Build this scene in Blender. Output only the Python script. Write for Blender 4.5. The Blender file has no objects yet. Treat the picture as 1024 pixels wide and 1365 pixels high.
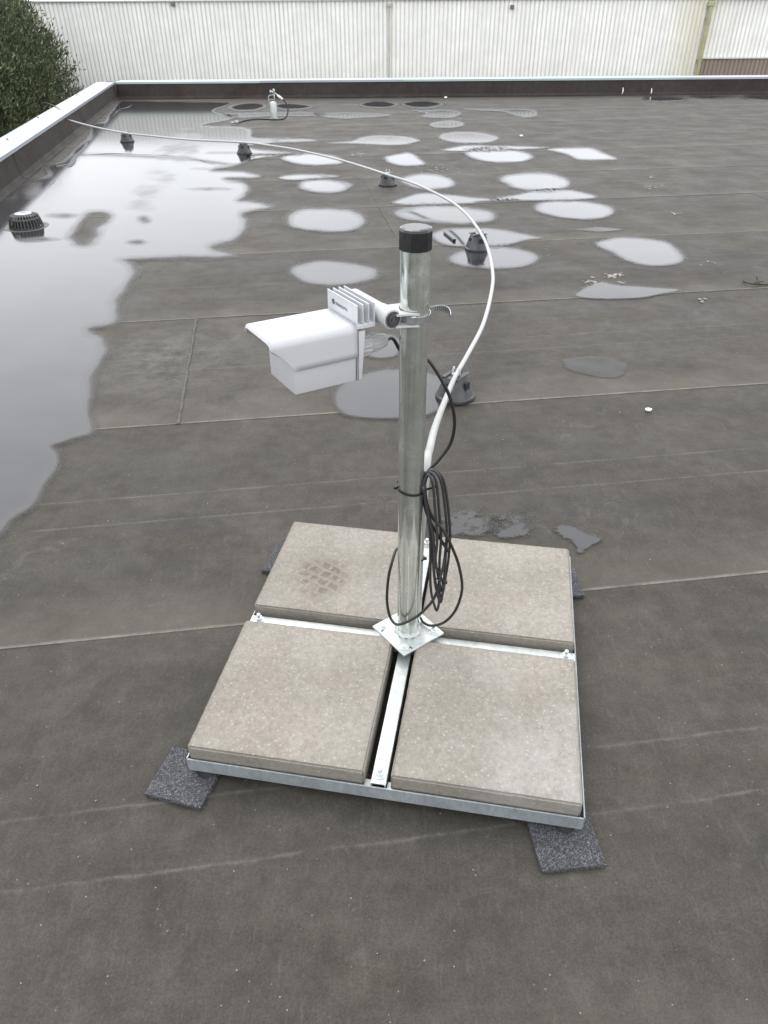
import bpy, bmesh, math, random
import numpy as np
from mathutils import Vector, Matrix, noise as mnoise
random.seed(7)
R_ = math.radians
SC = bpy.context.scene
COL = SC.collection

# ------------------------------------------------------------------ camera
FPX, PITCH, ROLL, CH = 969.45, 0.61189, -0.005703, 1.3822
c_, s_ = math.cos(PITCH), math.sin(PITCH)
Fv = Vector((0, c_, -s_)); U0 = Vector((0, s_, c_)); R0 = Vector((1, 0, 0))
Rv = math.cos(ROLL)*R0 + math.sin(ROLL)*U0
Uv = -math.sin(ROLL)*R0 + math.cos(ROLL)*U0
CP = Vector((0, 0, CH))
cam = bpy.data.cameras.new('camera'); camo = bpy.data.objects.new('camera', cam); COL.objects.link(camo)
m = Matrix.Identity(4)
for i in range(3):
    m[i][0] = Rv[i]; m[i][1] = Uv[i]; m[i][2] = -Fv[i]; m[i][3] = CP[i]
camo.matrix_world = m
cam.sensor_fit = 'VERTICAL'; cam.sensor_height = 24.0; cam.lens = FPX/1365*24.0
cam.clip_start = 0.02; cam.clip_end = 400
SC.camera = camo

# ------------------------------------------------------------------ sky and light: bright overcast
SUN_EL, SUN_AZ = R_(55), R_(-22)
w = bpy.data.worlds.new("World"); SC.world = w; w.use_nodes = True
nt = w.node_tree; nt.nodes.clear()
out = nt.nodes.new('ShaderNodeOutputWorld'); bg = nt.nodes.new('ShaderNodeBackground')
sky = nt.nodes.new('ShaderNodeTexSky'); sky.sky_type = 'NISHITA'; sky.sun_disc = False
sky.sun_elevation = SUN_EL; sky.sun_rotation = SUN_AZ; sky.air_density = 1.0; sky.dust_density = 3.0
hsv = nt.nodes.new('ShaderNodeHueSaturation'); hsv.inputs['Saturation'].default_value = 0.25
nt.links.new(sky.outputs[0], hsv.inputs['Color'])
tc = nt.nodes.new('ShaderNodeTexCoord'); nz = nt.nodes.new('ShaderNodeTexNoise')
nz.inputs['Scale'].default_value = 2.2; nz.inputs['Detail'].default_value = 5
nt.links.new(tc.outputs['Generated'], nz.inputs['Vector'])
rmp = nt.nodes.new('ShaderNodeValToRGB')
rmp.color_ramp.elements[0].position = 0.3; rmp.color_ramp.elements[0].color = (0.865, 0.893, 0.95, 1)
rmp.color_ramp.elements[1].position = 0.7; rmp.color_ramp.elements[1].color = (0.99, 1.0, 1.035, 1)
nt.links.new(nz.outputs['Fac'], rmp.inputs['Fac'])
mul = nt.nodes.new('ShaderNodeVectorMath'); mul.operation = 'SCALE'; mul.inputs['Scale'].default_value = 17.8
nt.links.new(rmp.outputs[0], mul.inputs[0])
mx = nt.nodes.new('ShaderNodeMix'); mx.data_type = 'RGBA'; mx.inputs[0].default_value = 0.9
nt.links.new(hsv.outputs[0], mx.inputs[6]); nt.links.new(mul.outputs[0], mx.inputs[7])
nt.links.new(mx.outputs[2], bg.inputs['Color']); bg.inputs['Strength'].default_value = 0.14
nt.links.new(bg.outputs[0], out.inputs['Surface'])
sun = bpy.data.lights.new('sun', 'SUN'); suno = bpy.data.objects.new('sun', sun); COL.objects.link(suno)
sun.energy = 1.3; sun.angle = R_(34); sun.color = (1.0, 0.97, 0.93)
sd = Vector((math.sin(SUN_AZ)*math.cos(SUN_EL), math.cos(SUN_AZ)*math.cos(SUN_EL), math.sin(SUN_EL)))
suno.rotation_euler = sd.to_track_quat('Z', 'Y').to_euler()
SC.view_settings.view_transform = 'Standard'; SC.view_settings.look = 'None'
SC.view_settings.exposure = 0; SC.view_settings.gamma = 1; SC.view_settings.use_curve_mapping = False

# ------------------------------------------------------------------ helpers: survey points of the photo on real planes
def ray(a, b): return Fv + Rv*((a-512)/FPX) - Uv*((b-682.5)/FPX)
def G(a, b, z=0.0):
    d = ray(a, b); return CP + d*((z-CH)/d.z)
def AY(a, b, Y):
    d = ray(a, b); return CP + d*(Y/d.y)

def tag(o, label=None, cat=None, group=None, kind=None):
    if label: o['label'] = label
    if cat: o['category'] = cat
    if group: o['group'] = group
    if kind: o['kind'] = kind
    return o
def obj(name, bm, mat, parent=None, smooth=False, me=None):
    if me is None:
        me = bpy.data.meshes.new(name)
        bmesh.ops.recalc_face_normals(bm, faces=bm.faces)
        bm.to_mesh(me); bm.free()
        for m_ in (mat if isinstance(mat, (list, tuple)) else [mat]): me.materials.append(m_)
        if smooth:
            for p in me.polygons: p.use_smooth = True
            if smooth != 'all':
                try: me.set_sharp_from_angle(angle=R_(35))
                except Exception: pass
    o = bpy.data.objects.new(name, me); COL.objects.link(o)
    if parent: o.parent = parent
    return o
def empty(name, loc=(0, 0, 0), rz=0, parent=None):
    o = bpy.data.objects.new(name, None); COL.objects.link(o)
    o.location = loc; o.rotation_euler = (0, 0, rz); o.empty_display_size = .1
    if parent: o.parent = parent
    return o
def copy_tree(o, parent=None):
    c = o.copy(); COL.objects.link(c); c.parent = parent
    for ch in [q for q in COL.objects if q.parent == o]: copy_tree(ch, c)
    return c
def BM(): return bmesh.new()
def box(bm, lo, hi, bev=0, M=None, seg=1, mi=0):
    g = bmesh.ops.create_cube(bm, size=1)
    vs = g['verts']
    for v in vs:
        v.co = Vector([lo[i] + (v.co[i]+.5)*(hi[i]-lo[i]) for i in range(3)])
    fs = list({f for v in vs for f in v.link_faces})
    for f in fs: f.material_index = mi
    if bev:
        es = list({e for v in vs for e in v.link_edges})
        r = bmesh.ops.bevel(bm, geom=es, offset=bev, segments=seg, affect='EDGES', profile=.5)
        vs = list({v for f in r['faces'] for v in f.verts} | {v for v in vs if v.is_valid})
    if M is not None:
        for v in vs: v.co = M @ v.co
    return vs
def lathe(bm, prof, n=32, M=None, cap=True, mi=0, squash=None):
    rings = []
    for (r, z) in prof:
        rings.append([bm.verts.new((r*math.cos(2*math.pi*i/n), r*math.sin(2*math.pi*i/n), z)) for i in range(n)])
    for a, b in zip(rings, rings[1:]):
        for i in range(n):
            f = bm.faces.new((a[i], a[(i+1) % n], b[(i+1) % n], b[i])); f.material_index = mi
    if cap:
        for rr in (rings[0], rings[-1]):
            f = bm.faces.new(rr); f.material_index = mi
    vs = [v for r in rings for v in r]
    if M is not None:
        for v in vs: v.co = M @ v.co
    return vs
def catmull(pts, k=8):
    P = [Vector(p) for p in pts]; P = [P[0]*2-P[1]] + P + [P[-1]*2-P[-2]]
    o = []
    for i in range(1, len(P)-2):
        a, b, c, d = P[i-1:i+3]
        for j in range(k):
            t = j/k
            o.append(.5*((2*b)+(c-a)*t+(2*a-5*b+4*c-d)*t*t+(3*b-a-3*c+d)*t**3))
    o.append(P[-2]); return o
def tube(bm, pts, r, n=10, cap=True, mi=0):
    pts = [Vector(p) for p in pts]; rings = []
    t = (pts[1]-pts[0]).normalized()
    u = t.orthogonal().normalized()
    for i, p in enumerate(pts):
        t2 = (pts[min(i+1, len(pts)-1)]-pts[max(i-1, 0)]).normalized()
        u = (u - t2*u.dot(t2)).normalized(); v = t2.cross(u)
        rr = r[i] if isinstance(r, (list, tuple)) else r
        rings.append([bm.verts.new(p+(u*math.cos(2*math.pi*k/n)+v*math.sin(2*math.pi*k/n))*rr) for k in range(n)])
    for a, b in zip(rings, rings[1:]):
        for i in range(n):
            f = bm.faces.new((a[i], a[(i+1) % n], b[(i+1) % n], b[i])); f.material_index = mi
    if cap: bm.faces.new(rings[0]); bm.faces.new(rings[-1])
    return [v for q in rings for v in q]
def frame(o, x, y, z):
    M = Matrix.Identity(4)
    for i in range(3): M[i][0] = x[i]; M[i][1] = y[i]; M[i][2] = z[i]; M[i][3] = o[i]
    return M
def alongZ(p, d):
    q = Vector(d).normalized().to_track_quat('Z', 'Y'); return Matrix.Translation(Vector(p)) @ q.to_matrix().to_4x4()

# ------------------------------------------------------------------ materials
class NT:
    def __init__(s, name, rough=.5, metal=0, col=(.5, .5, .5), spec=None, ior=None):
        s.m = bpy.data.materials.new(name); s.m.use_nodes = True
        s.t = s.m.node_tree; s.b = s.t.nodes['Principled BSDF']; s.o = s.t.nodes['Material Output']
        s.b.inputs['Base Color'].default_value = (*col, 1); s.b.inputs['Roughness'].default_value = rough
        s.b.inputs['Metallic'].default_value = metal
        if spec is not None: s.b.inputs['Specular IOR Level'].default_value = spec
        if ior: s.b.inputs['IOR'].default_value = ior
    def n(s, typ, **kw):
        q = s.t.nodes.new(typ)
        for k, v in kw.items():
            if k in q.inputs: q.inputs[k].default_value = v
            else: setattr(q, k, v)
        return q
    def l(s, a, b): s.t.links.new(a, b)
    def coord(s, scale=(1, 1, 1), rot=(0, 0, 0), which='Object'):
        c = s.n('ShaderNodeTexCoord'); mp = s.n('ShaderNodeMapping')
        mp.inputs['Scale'].default_value = scale; mp.inputs['Rotation'].default_value = rot
        s.l(c.outputs[which], mp.inputs['Vector']); return mp.outputs[0]
    def noise(s, scale, detail=4, vec=None, rough=.55, dist=0):
        q = s.n('ShaderNodeTexNoise'); q.inputs['Scale'].default_value = scale; q.inputs['Detail'].default_value = detail
        q.inputs['Roughness'].default_value = rough; q.inputs['Distortion'].default_value = dist
        if vec is not None: s.l(vec, q.inputs['Vector'])
        return q.outputs['Fac']
    def voro(s, scale, vec=None, out='Distance', feature='F1'):
        q = s.n('ShaderNodeTexVoronoi'); q.feature = feature; q.inputs['Scale'].default_value = scale
        if vec is not None: s.l(vec, q.inputs['Vector'])
        return q.outputs[out]
    def ramp(s, fac, stops):
        q = s.n('ShaderNodeValToRGB'); e = q.color_ramp.elements
        while len(e) < len(stops): e.new(.5)
        for i, (p, c) in enumerate(stops):
            e[i].position = p; e[i].color = (*(c if isinstance(c, tuple) else (c, c, c)), 1)
        s.l(fac, q.inputs['Fac']); return q.outputs['Color']
    def mix(s, fac, a, b, mode='MIX'):
        q = s.n('ShaderNodeMix'); q.data_type = 'RGBA'; q.blend_type = mode
        for i_, v in ((0, fac), (6, a), (7, b)):
            sock = q.inputs[i_]
            if hasattr(v, 'links'): s.l(v, sock)
            elif isinstance(v, (int, float)): sock.default_value = v if i_ == 0 else (v, v, v, 1)
            else: sock.default_value = (*v, 1)
        return q.outputs[2]
    def math(s, op, a, b=0, clamp=False):
        q = s.n('ShaderNodeMath'); q.operation = op; q.use_clamp = clamp
        for i, v in enumerate((a, b)):
            if hasattr(v, 'links'): s.l(v, q.inputs[i])
            else: q.inputs[i].default_value = v
        return q.outputs[0]
    def color(s, c): s.l(c, s.b.inputs['Base Color'])
    def rough(s, c): s.l(c, s.b.inputs['Roughness'])
    def bump(s, h, strength=.3, dist=.001, chain=None):
        q = s.n('ShaderNodeBump'); q.inputs['Strength'].default_value = strength; q.inputs['Distance'].default_value = dist
        s.l(h, q.inputs['Height'])
        if chain is not None: s.l(chain, q.inputs['Normal'])
        s.l(q.outputs[0], s.b.inputs['Normal']); return q.outputs[0]

SEAM = R_(7.8)
def membrane_mat(name, base, tint=1.0, chalk=True):
    t = NT(name, .7, spec=.18)
    co = t.coord(rot=(0, 0, -SEAM)); st = t.coord(scale=(.8, 1.5, 1), rot=(0, 0, -SEAM)); sx = t.coord(scale=(4.0, .7, 1), rot=(0, 0, R_(6)))
    b = Vector(base)
    big = t.noise(.9, 3, co); c = t.ramp(big, [(.3, tuple(b*.90)), (.7, tuple(b*1.10))])
    brown = t.ramp(t.noise(1.7, 4, st, .6), [(.50, 0.0), (.70, .45)])
    c = t.mix(brown, c, (b.x*1.25, b.y*1.06, b.z*.86))
    streak = t.ramp(t.noise(3, 7, st, .7), [(.33, .82), (.67, 1.16)]); c = t.mix(1, c, streak, 'MULTIPLY')
    mid = t.ramp(t.noise(14, 7, co, .68), [(.33, .80), (.68, 1.2)]); c = t.mix(1, c, mid, 'MULTIPLY')
    fine = t.ramp(t.noise(240, 4, co, .8), [(.34, .70), (.66, 1.32)]); c = t.mix(.9, c, fine, 'MULTIPLY')
    scf = t.ramp(t.noise(22, 6, sx, .75), [(.55, 0.0), (.72, .45)]); c = t.mix(scf, c, (b.x*1.9, b.y*1.92, b.z*1.95))
    # chalky scuffs and dried deposits
    sc = t.math('MULTIPLY', t.ramp(t.noise(7, 8, co, .75, 1.2), [(.56, 0.0), (.74, 1.0)]), t.ramp(t.noise(1.3, 2, co), [(.48, 0.0), (.62, 1.0)]))
    c = t.mix(t.math('MULTIPLY', sc, .4), c, (.16, .152, .136))
    if chalk:   # rubbed chalky patch beside the end lap
        p0 = G(222, 478); vd = t.n('ShaderNodeVectorMath'); vd.operation = 'DISTANCE'; vd.inputs[1].default_value = p0[:]
        tcx = t.n('ShaderNodeTexCoord'); t.l(tcx.outputs['Object'], vd.inputs[0])
        sm_ = t.math('MULTIPLY', t.ramp(vd.outputs['Value'], [(.08, 1.0), (.55, 0.0)]), t.ramp(t.noise(10, 8, co, .8), [(.42, 0.0), (.66, .5)]))
        c = t.mix(sm_, c, (.15, .145, .13))
    # tiny pale grit
    v = t.voro(95, co); sel = t.ramp(t.voro(95, co, 'Color'), [(.80, 0.0), (.86, 1.0)])
    g = t.math('MULTIPLY', t.ramp(v, [(.10, 1.0), (.17, 0.0)]), sel)
    c = t.mix(t.math('MULTIPLY', g, .6), c, (.30, .29, .27))
    v2 = t.voro(27, co); sel2 = t.ramp(t.voro(27, co, 'Color'), [(.86, 0.0), (.9, 1.0)])
    g2 = t.math('MULTIPLY', t.ramp(v2, [(.05, 1.0), (.085, 0.0)]), sel2)
    c = t.mix(t.math('MULTIPLY', g2, .7), c, (.5, .49, .46))
    if chalk:   # pale dirt line held by the lap edge, v of the uv map is metres from that edge
        uv = t.n('ShaderNodeUVMap'); sp = t.n('ShaderNodeSeparateXYZ'); t.l(uv.outputs[0], sp.inputs[0])
        wv = t.math('ADD', sp.outputs['Y'], t.math('MULTIPLY', t.math('SUBTRACT', t.noise(7, 7, co, .75), .5), .020))
        near = t.ramp(wv, [(.004, 1.0), (.012, 0.0)])
        brk = t.ramp(t.noise(8, 8, co, .8), [(.38, .25), (.58, 1.0)])
        c = t.mix(t.math('MULTIPLY', near, t.math('MULTIPLY', brk, .7)), c, (.24, .225, .19))
        band = t.ramp(t.math('ADD', wv, t.math('MULTIPLY', t.math('SUBTRACT', t.noise(3, 6, co, .7), .5), .25)), [(.0, 1.0), (.24, 0.0)])
        c = t.mix(t.math('MULTIPLY', band, .36), c, (.105, .094, .076))
        # faint second line of old bitumen beside the lap
        for lv, sd_ in ((.53, 5.3), (.685, 3.1)):
            l2 = t.math('ABSOLUTE', t.math('SUBTRACT', wv, lv)); n2 = t.ramp(l2, [(.001, 1.0), (.005, 0.0)])
            b2 = t.ramp(t.noise(sd_*2, 8, co, .85), [(.42, .04), (.58, 1.0)])
            c = t.mix(t.math('MULTIPLY', n2, t.math('MULTIPLY', b2, .33)), c, (.19, .18, .16))
    oi = t.n('ShaderNodeObjectInfo'); c = t.mix(1, c, t.ramp(oi.outputs['Random'], [(0, .94), (1, 1.06)]), 'MULTIPLY')
    t.color(c)
    t.rough(t.ramp(t.noise(3, 5, co), [(.3, .55), (.7, .75)]))
    n1 = t.bump(t.noise(200, 4, co, .75), .5, .0016)
    n2_ = t.n('ShaderNodeBump'); n2_.inputs['Strength'].default_value = .35; n2_.inputs['Distance'].default_value = .012
    t.l(t.noise(6, 4, st), n2_.inputs['Height']); t.l(n1, n2_.inputs['Normal']); t.l(n2_.outputs[0], t.b.inputs['Normal'])
    return t.m
M = {}
M['membrane'] = membrane_mat('membrane', (.0475, .0432, .0362))
M['flashing'] = membrane_mat('flashing', (.034, .028, .0255), chalk=False)

def puddle_mat(name='puddle_water', NAMP=.5, NSC=4):
    """thin film of clear water: depth attribute d is 0 at the rim, 1 in open water, below 0 damp membrane"""
    t = NT(name, .03, ior=1.55); t.b.inputs['Specular IOR Level'].default_value = .5
    co = t.coord(); a = t.n('ShaderNodeAttribute'); a.attribute_name = 'depth'
    d = t.math('ADD', a.outputs['Fac'], t.math('MULTIPLY', t.math('SUBTRACT', t.noise(NSC, 5, co, .6), .5), NAMP))
    silt = t.ramp(t.noise(2.5, 5, co, .6), [(.35, .022), (.7, .034)])
    t.color(t.mix(1, silt, (.98, .97, 1.0), 'MULTIPLY'))
    t.rough(t.ramp(d, [(0.0, .38), (.45, .22), (.9, .095)]))
    b = t.bump(t.noise(9, 4, t.coord(scale=(.5, 1.6, 1), rot=(0, 0, -SEAM))), .10, .0016)
    tr = t.n('ShaderNodeBsdfTransparent')
    damp = t.n('ShaderNodeBsdfPrincipled'); damp.inputs['Base Color'].default_value = (.022, .020, .017, 1); damp.inputs['Roughness'].default_value = .33
    m1 = t.n('ShaderNodeMixShader'); t.l(t.ramp(d, [(.0, 0.0), (.25, .45), (.75, 1.0)]), m1.inputs[0])
    t.l(damp.outputs[0], m1.inputs[1]); t.l(t.b.outputs[0], m1.inputs[2])
    m2 = t.n('ShaderNodeMixShader'); sh = t.n('ShaderNodeMapRange'); sh.inputs['From Min'].default_value = -.42; sh.inputs['From Max'].default_value = .30
    t.l(d, sh.inputs['Value']); pw = t.math('POWER', sh.outputs[0], 1.6)
    t.l(pw, m2.inputs[0]); t.l(tr.outputs[0], m2.inputs[1]); t.l(m1.outputs[0], m2.inputs[2])
    t.l(m2.outputs[0], t.o.inputs['Surface']); return t.m
M['puddle'] = puddle_mat(); M['puddle_patchy'] = puddle_mat('patchy_wet_film', 3.0, 17)

def concrete(name, foot=False, bloom=False):
    t = NT(name, .85); co = t.coord()
    c = t.ramp(t.noise(5, 5, co), [(.3, (.186, .169, .142)), (.7, (.238, .217, .185))])
    c = t.mix(1, c, t.ramp(t.noise(90, 4, co, .75), [(.3, .78), (.7, 1.2)]), 'MULTIPLY')
    c = t.mix(.9, c, t.ramp(t.noise(500, 2, co, .7), [(.3, .78), (.7, 1.22)]), 'MULTIPLY')
    sel = t.ramp(t.voro(110, co, 'Color'), [(.62, 0.0), (.66, 1.0)])
    g = t.math('MULTIPLY', t.ramp(t.voro(110, co), [(.18, 1.0), (.34, 0.0)]), sel)
    c = t.mix(t.math('MULTIPLY', g, .5), c, (.38, .36, .325))
    sel = t.ramp(t.voro(75, co, 'Color'), [(.90, 0.0), (.93, 1.0)])
    g = t.math('MULTIPLY', t.ramp(t.voro(75, co), [(.12, 1.0), (.2, 0.0)]), sel)
    c = t.mix(t.math('MULTIPLY', g, .7), c, (.12, .10, .085))
    # whitish bloom towards edges
    bl = t.math('MULTIPLY', t.ramp(t.noise(9, 6, co, .7), [(.52, 0.0), (.75, 1.0)]), .3)
    c = t.mix(bl, c, (.31, .30, .28))
    if bloom:   # lime bloom at the near right corner
        vd = t.n('ShaderNodeVectorMath'); vd.operation = 'DISTANCE'; vd.inputs[1].default_value = (.15, -.15, .06); t.l(co, vd.inputs[0])
        c = t.mix(t.math('MULTIPLY', t.ramp(vd.outputs['Value'], [(.02, 1.0), (.24, 0.0)]), t.ramp(t.noise(14, 7, co, .75), [(.42, 0.0), (.68, .55)])), c, (.36, .36, .35))
    if foot:   # dried shoe print
        cc = t.coord(rot=(0, 0, R_(-12)))
        mp = t.n('ShaderNodeMapping'); mp.inputs['Location'].default_value = (.042, .050, 0); mp.inputs['Scale'].default_value = (1, 1, 0)
        t.l(t.coord(), mp.inputs['Vector'])
        wob = t.n('ShaderNodeVectorMath'); wob.operation = 'ADD'; nn = t.n('ShaderNodeTexNoise'); nn.inputs['Scale'].default_value = 18
        t.l(mp.outputs[0], nn.inputs['Vector']); sc = t.n('ShaderNodeVectorMath'); sc.operation = 'SCALE'; sc.inputs['Scale'].default_value = .034
        sb = t.n('ShaderNodeVectorMath'); sb.operation = 'SUBTRACT'; sb.inputs[1].default_value = (.5, .5, .5)
        t.l(nn.outputs['Color'], sb.inputs[0]); t.l(sb.outputs[0], sc.inputs[0]); t.l(mp.outputs[0], wob.inputs[0]); t.l(sc.outputs[0], wob.inputs[1])
        m3 = t.n('ShaderNodeMapping'); m3.inputs['Rotation'].default_value = (0, 0, R_(22)); m3.inputs['Scale'].default_value = (1/.088, 1/.100, 0)
        t.l(wob.outputs[0], m3.inputs['Vector']); ln = t.n('ShaderNodeVectorMath'); ln.operation = 'LENGTH'; t.l(m3.outputs[0], ln.inputs[0])
        mask = t.ramp(ln.outputs['Value'], [(.55, 1.0), (1.0, 0.0)])
        br = t.n('ShaderNodeTexBrick'); br.inputs['Scale'].default_value = 1; br.inputs['Brick Width'].default_value = .36
        br.inputs['Row Height'].default_value = .29; br.inputs['Mortar Size'].default_value = .06; br.inputs['Mortar Smooth'].default_value = .4
        br.inputs['Color1'].default_value = (1, 1, 1, 1); br.inputs['Color2'].default_value = (.7, .7, .7, 1); br.inputs['Mortar'].default_value = (.12, .12, .12, 1)
        t.l(m3.outputs[0], br.inputs['Vector'])
        fm = t.math('MULTIPLY', mask, t.math('MULTIPLY', br.outputs['Color'], t.ramp(t.noise(60, 4, co), [(.3, .15), (.62, .85)])))
        c = t.mix(t.math('MULTIPLY', mask, .22), c, (.12, .10, .08))
        c = t.mix(t.math('MULTIPLY', fm, .9), c, (.075, .060, .046))
    oi = t.n('ShaderNodeObjectInfo'); c = t.mix(1, c, t.ramp(oi.outputs['Random'], [(0, .92), (1, 1.07)]), 'MULTIPLY')
    # darker towards the rims and sides of the slab
    sp = t.n('ShaderNodeSeparateXYZ'); t.l(co, sp.inputs[0]); ex = t.math('MAXIMUM', t.math('ABSOLUTE', sp.outputs['X']), t.math('ABSOLUTE', sp.outputs['Y']))
    en = t.math('ADD', ex, t.math('MULTIPLY', t.math('SUBTRACT', t.noise(22, 5, co, .7), .5), .03))
    c = t.mix(t.math('MULTIPLY', t.ramp(en, [(.176, 0.0), (.194, 1.0)]), .3), c, (.11, .10, .085))
    t.color(c); t.bump(t.noise(420, 4, co, .75), .5, .0012)
    return t.m
M['concrete'] = concrete('concrete'); M['concrete_bloom'] = concrete('concrete_bloom', bloom=True); M['concrete_foot'] = concrete('concrete_shoe_print', True)

def galv(name, base=(.47, .50, .485), rough=.42, metal=.65, zs=1.0, streak=.18):
    t = NT(name, rough, metal); co = t.coord(); st = t.coord(scale=(1, 1, .06*zs))
    c = t.ramp(t.noise(9, 4, co), [(.3, tuple(x*.86 for x in base)), (.7, tuple(x*1.1 for x in base))])
    c = t.mix(1, c, t.ramp(t.noise(70, 5, st, .7), [(.3, 1-streak), (.7, 1+streak*.8)]), 'MULTIPLY')
    c = t.mix(.35, c, t.ramp(t.voro(260, co, 'Color'), [(0.1, .85), (.9, 1.12)]), 'MULTIPLY')
    t.color(c); t.rough(t.ramp(t.noise(25, 5, co), [(.3, rough-.14), (.7, rough+.12)]))
    t.bump(t.noise(18, 2, st), .10, .001); return t.m
M['pole'] = galv('galvanised_pole', (.66, .70, .655), .20, .9, .25, .30)  # strong vertical streaks put bright reflections into the pole's colour
M['galv'] = galv('galvanised_frame', (.46, .49, .475), .42, .5, 8)
M['rail'] = galv('galvanised_rail', (.33, .36, .37), .5, .45, 8)
def simple(name, col, rough=.5, metal=0, var=.12, sc=30, bump=.0, bs=200):
    t = NT(name, rough, metal); co = t.coord()
    c = t.ramp(t.noise(sc, 5, co, .65), [(.3, tuple(x*(1-var) for x in col)), (.7, tuple(min(1, x*(1+var)) for x in col))])
    t.color(c)
    if bump: t.bump(t.noise(bs, 3, co), bump, .001)
    return t.m
M['white'] = simple('white_housing', (.43, .433, .442), .38, 0, .015, 8)
M['white2'] = simple('white_plastic', (.43, .435, .44), .45, 0, .03, 60)
M['gland'] = simple('ribbed_white_nylon', (.34, .345, .345), .5, 0, .04, 60)  # greyer than the other white plastic, putting groove shade into the colour
M['fin'] = simple('fin_aluminium', (.56, .575, .59), .42, .25, .06, 40)
M['gasket'] = simple('grey_gasket', (.20, .205, .21), .6)
M['steel'] = simple('stainless_steel', (.5, .51, .52), .3, .9, .12, 80)
M['screw'] = simple('screw_steel', (.14, .14, .145), .35, .7, .2, 80)
M['bolt'] = simple('zinc_bolt', (.62, .65, .66), .33, .6, .1, 80)
M['blackcap'] = simple('black_plastic_cap', (.016, .016, .017), .22, 0, .25, 60, .06)
M['cable'] = simple('black_cable', (.011, .0105, .0105), .38, 0, .2, 60)
M['cable_grey'] = simple('dusty_black_cable', (.027, .0255, .0255), .42, 0, .2, 60)
M['tie'] = simple('black_nylon_tie', (.012, .012, .013), .4)
M['conduit'] = simple('grey_pvc_conduit', (.36, .365, .355), .4, 0, .05, 12, .05, 60)
M['clip'] = simple('clear_clip_plastic', (.45, .46, .46), .35)
M['print'] = simple('printed_ink', (.04, .045, .055), .6)
M['foot'] = simple('rubber_foot', (.007, .007, .007), .55)
def rubber():
    t = NT('rubber_granulate', .8); co = t.coord()
    v = t.voro(520, co, 'Color'); c = t.ramp(v, [(.1, (.012, .012, .013)), (.6, (.050, .052, .057)), (.95, (.17, .173, .186))])
    t.color(c); t.bump(t.voro(520, co), .8, .002); return t.m
M['rubber'] = rubber()
def blockmat():
    t = NT('dusty_black_plastic', .5); co = t.coord()
    c = t.ramp(t.noise(16, 6, co, .7), [(.35, (.018, .019, .020)), (.72, (.072, .072, .078))])
    t.color(c); t.bump(t.noise(90, 4, co), .3, .002); return t.m
M['block'] = blockmat()
def coping_mat(name, base):
    t = NT(name, .42, .25); co = t.coord(rot=(0, 0, -SEAM))
    c = t.ramp(t.noise(1.6, 4, co), [(.3, tuple(x*.9 for x in base)), (.7, tuple(min(1, x*1.06) for x in base))])
    sp = t.ramp(t.noise(7, 8, co, .8), [(.66, 0.0), (.74, 1.0)])
    c = t.mix(t.math('MULTIPLY', sp, .5), c, (.25, .27, .28)); t.color(c); return t.m
M['coping'] = coping_mat('coping_metal', (.33, .352, .38)); M['coping_green'] = coping_mat('weathered_coping_edge', (.34, .43, .42))
M['drain'] = simple('cast_drain_plastic', (.06, .063, .06), .45, .3, .4, 60, .2)
M['hole_shade'] = simple('painted_hole_shade', (.012, .012, .012), .7)  # near-black colour standing for the shade inside holes and recesses
M['ridge'] = simple('wet_bitumen_edge', (.030, .028, .027), .5, 0, .3, 30, .3, 40)
M['peb'] = simple('white_pebble', (.72, .70, .62), .7)
M['twig'] = simple('dark_twig', (.035, .027, .02), .8)
M['deposit'] = simple('pale_lichen_deposit', (.22, .21, .19), .9, 0, .2, 30)

def cladding(name, base, stain=True):
    t = NT(name, .6); co = t.coord(which='Object'); g = t.n('ShaderNodeNewGeometry')
    st = t.n('ShaderNodeMapping'); st.inputs['Scale'].default_value = (1.6, 1, .12); t.l(g.outputs['Position'], st.inputs['Vector'])
    wc = g.outputs['Position']
    c = t.ramp(t.noise(1.0, 4, st.outputs[0], .6), [(.3, tuple(x*.9 for x in base)), (.7, base)])
    s2 = t.ramp(t.noise(3.2, 6, st.outputs[0], .75), [(.52, 0.0), (.78, 1.0)])
    c = t.mix(t.math('MULTIPLY', s2, .55), c, (base[0]*.75, base[1]*.72, base[2]*.62))
    cl = t.ramp(t.noise(2.3, 6, wc, .7), [(.4, .90), (.7, 1.03)]); c = t.mix(1, c, cl, 'MULTIPLY')
    # darker in the valleys: the object's own y grows into the valley
    sp = t.n('ShaderNodeSeparateXYZ'); t.l(co, sp.inputs[0])
    val = t.ramp(sp.outputs['Y'], [(.006, 0.0), (.013, 1.0)])
    gr = t.math('MULTIPLY', val, t.ramp(t.noise(2.0, 5, st.outputs[0], .7), [(.3, .35), (.7, .9)]))
    c = t.mix(gr, c, (base[0]*.5, base[1]*.5, base[2]*.46))
    if stain:  # rust and algae run below the gutter outlet
        px = t.n('ShaderNodeSeparateXYZ'); t.l(wc, px.inputs[0])
        dx = t.math('ABSOLUTE', t.math('SUBTRACT', px.outputs['X'], STX-.22))
        k = t.math('MULTIPLY', t.ramp(t.math('ADD', dx, t.math('MULTIPLY', t.noise(3, 5, st.outputs[0]), .35)), [(.2, 1.0), (.85, 0.0)]), .5)
        c = t.mix(k, c, (.50, .46, .30))
    t.color(c); return t.m
WALLY = 20.0
STX = AY(936, 60, WALLY).x
M['clad'] = cladding('white_corrugated_metal', (.88, .885, .85)); M['clad_brown'] = cladding('brown_corrugated_metal', (.26, .215, .18), False)
M['pipe_pale'] = simple('weathered_downpipe', (.42, .42, .36), .6, 0, .25, 3)
M['algae'] = simple('mossy_downpipe', (.30, .30, .17), .8, 0, .35, 3)
M['capflash'] = simple('eaves_flashing', (.62, .62, .60), .5)
M['roofdark'] = simple('dark_roofing', (.09, .09, .09), .8)
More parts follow.
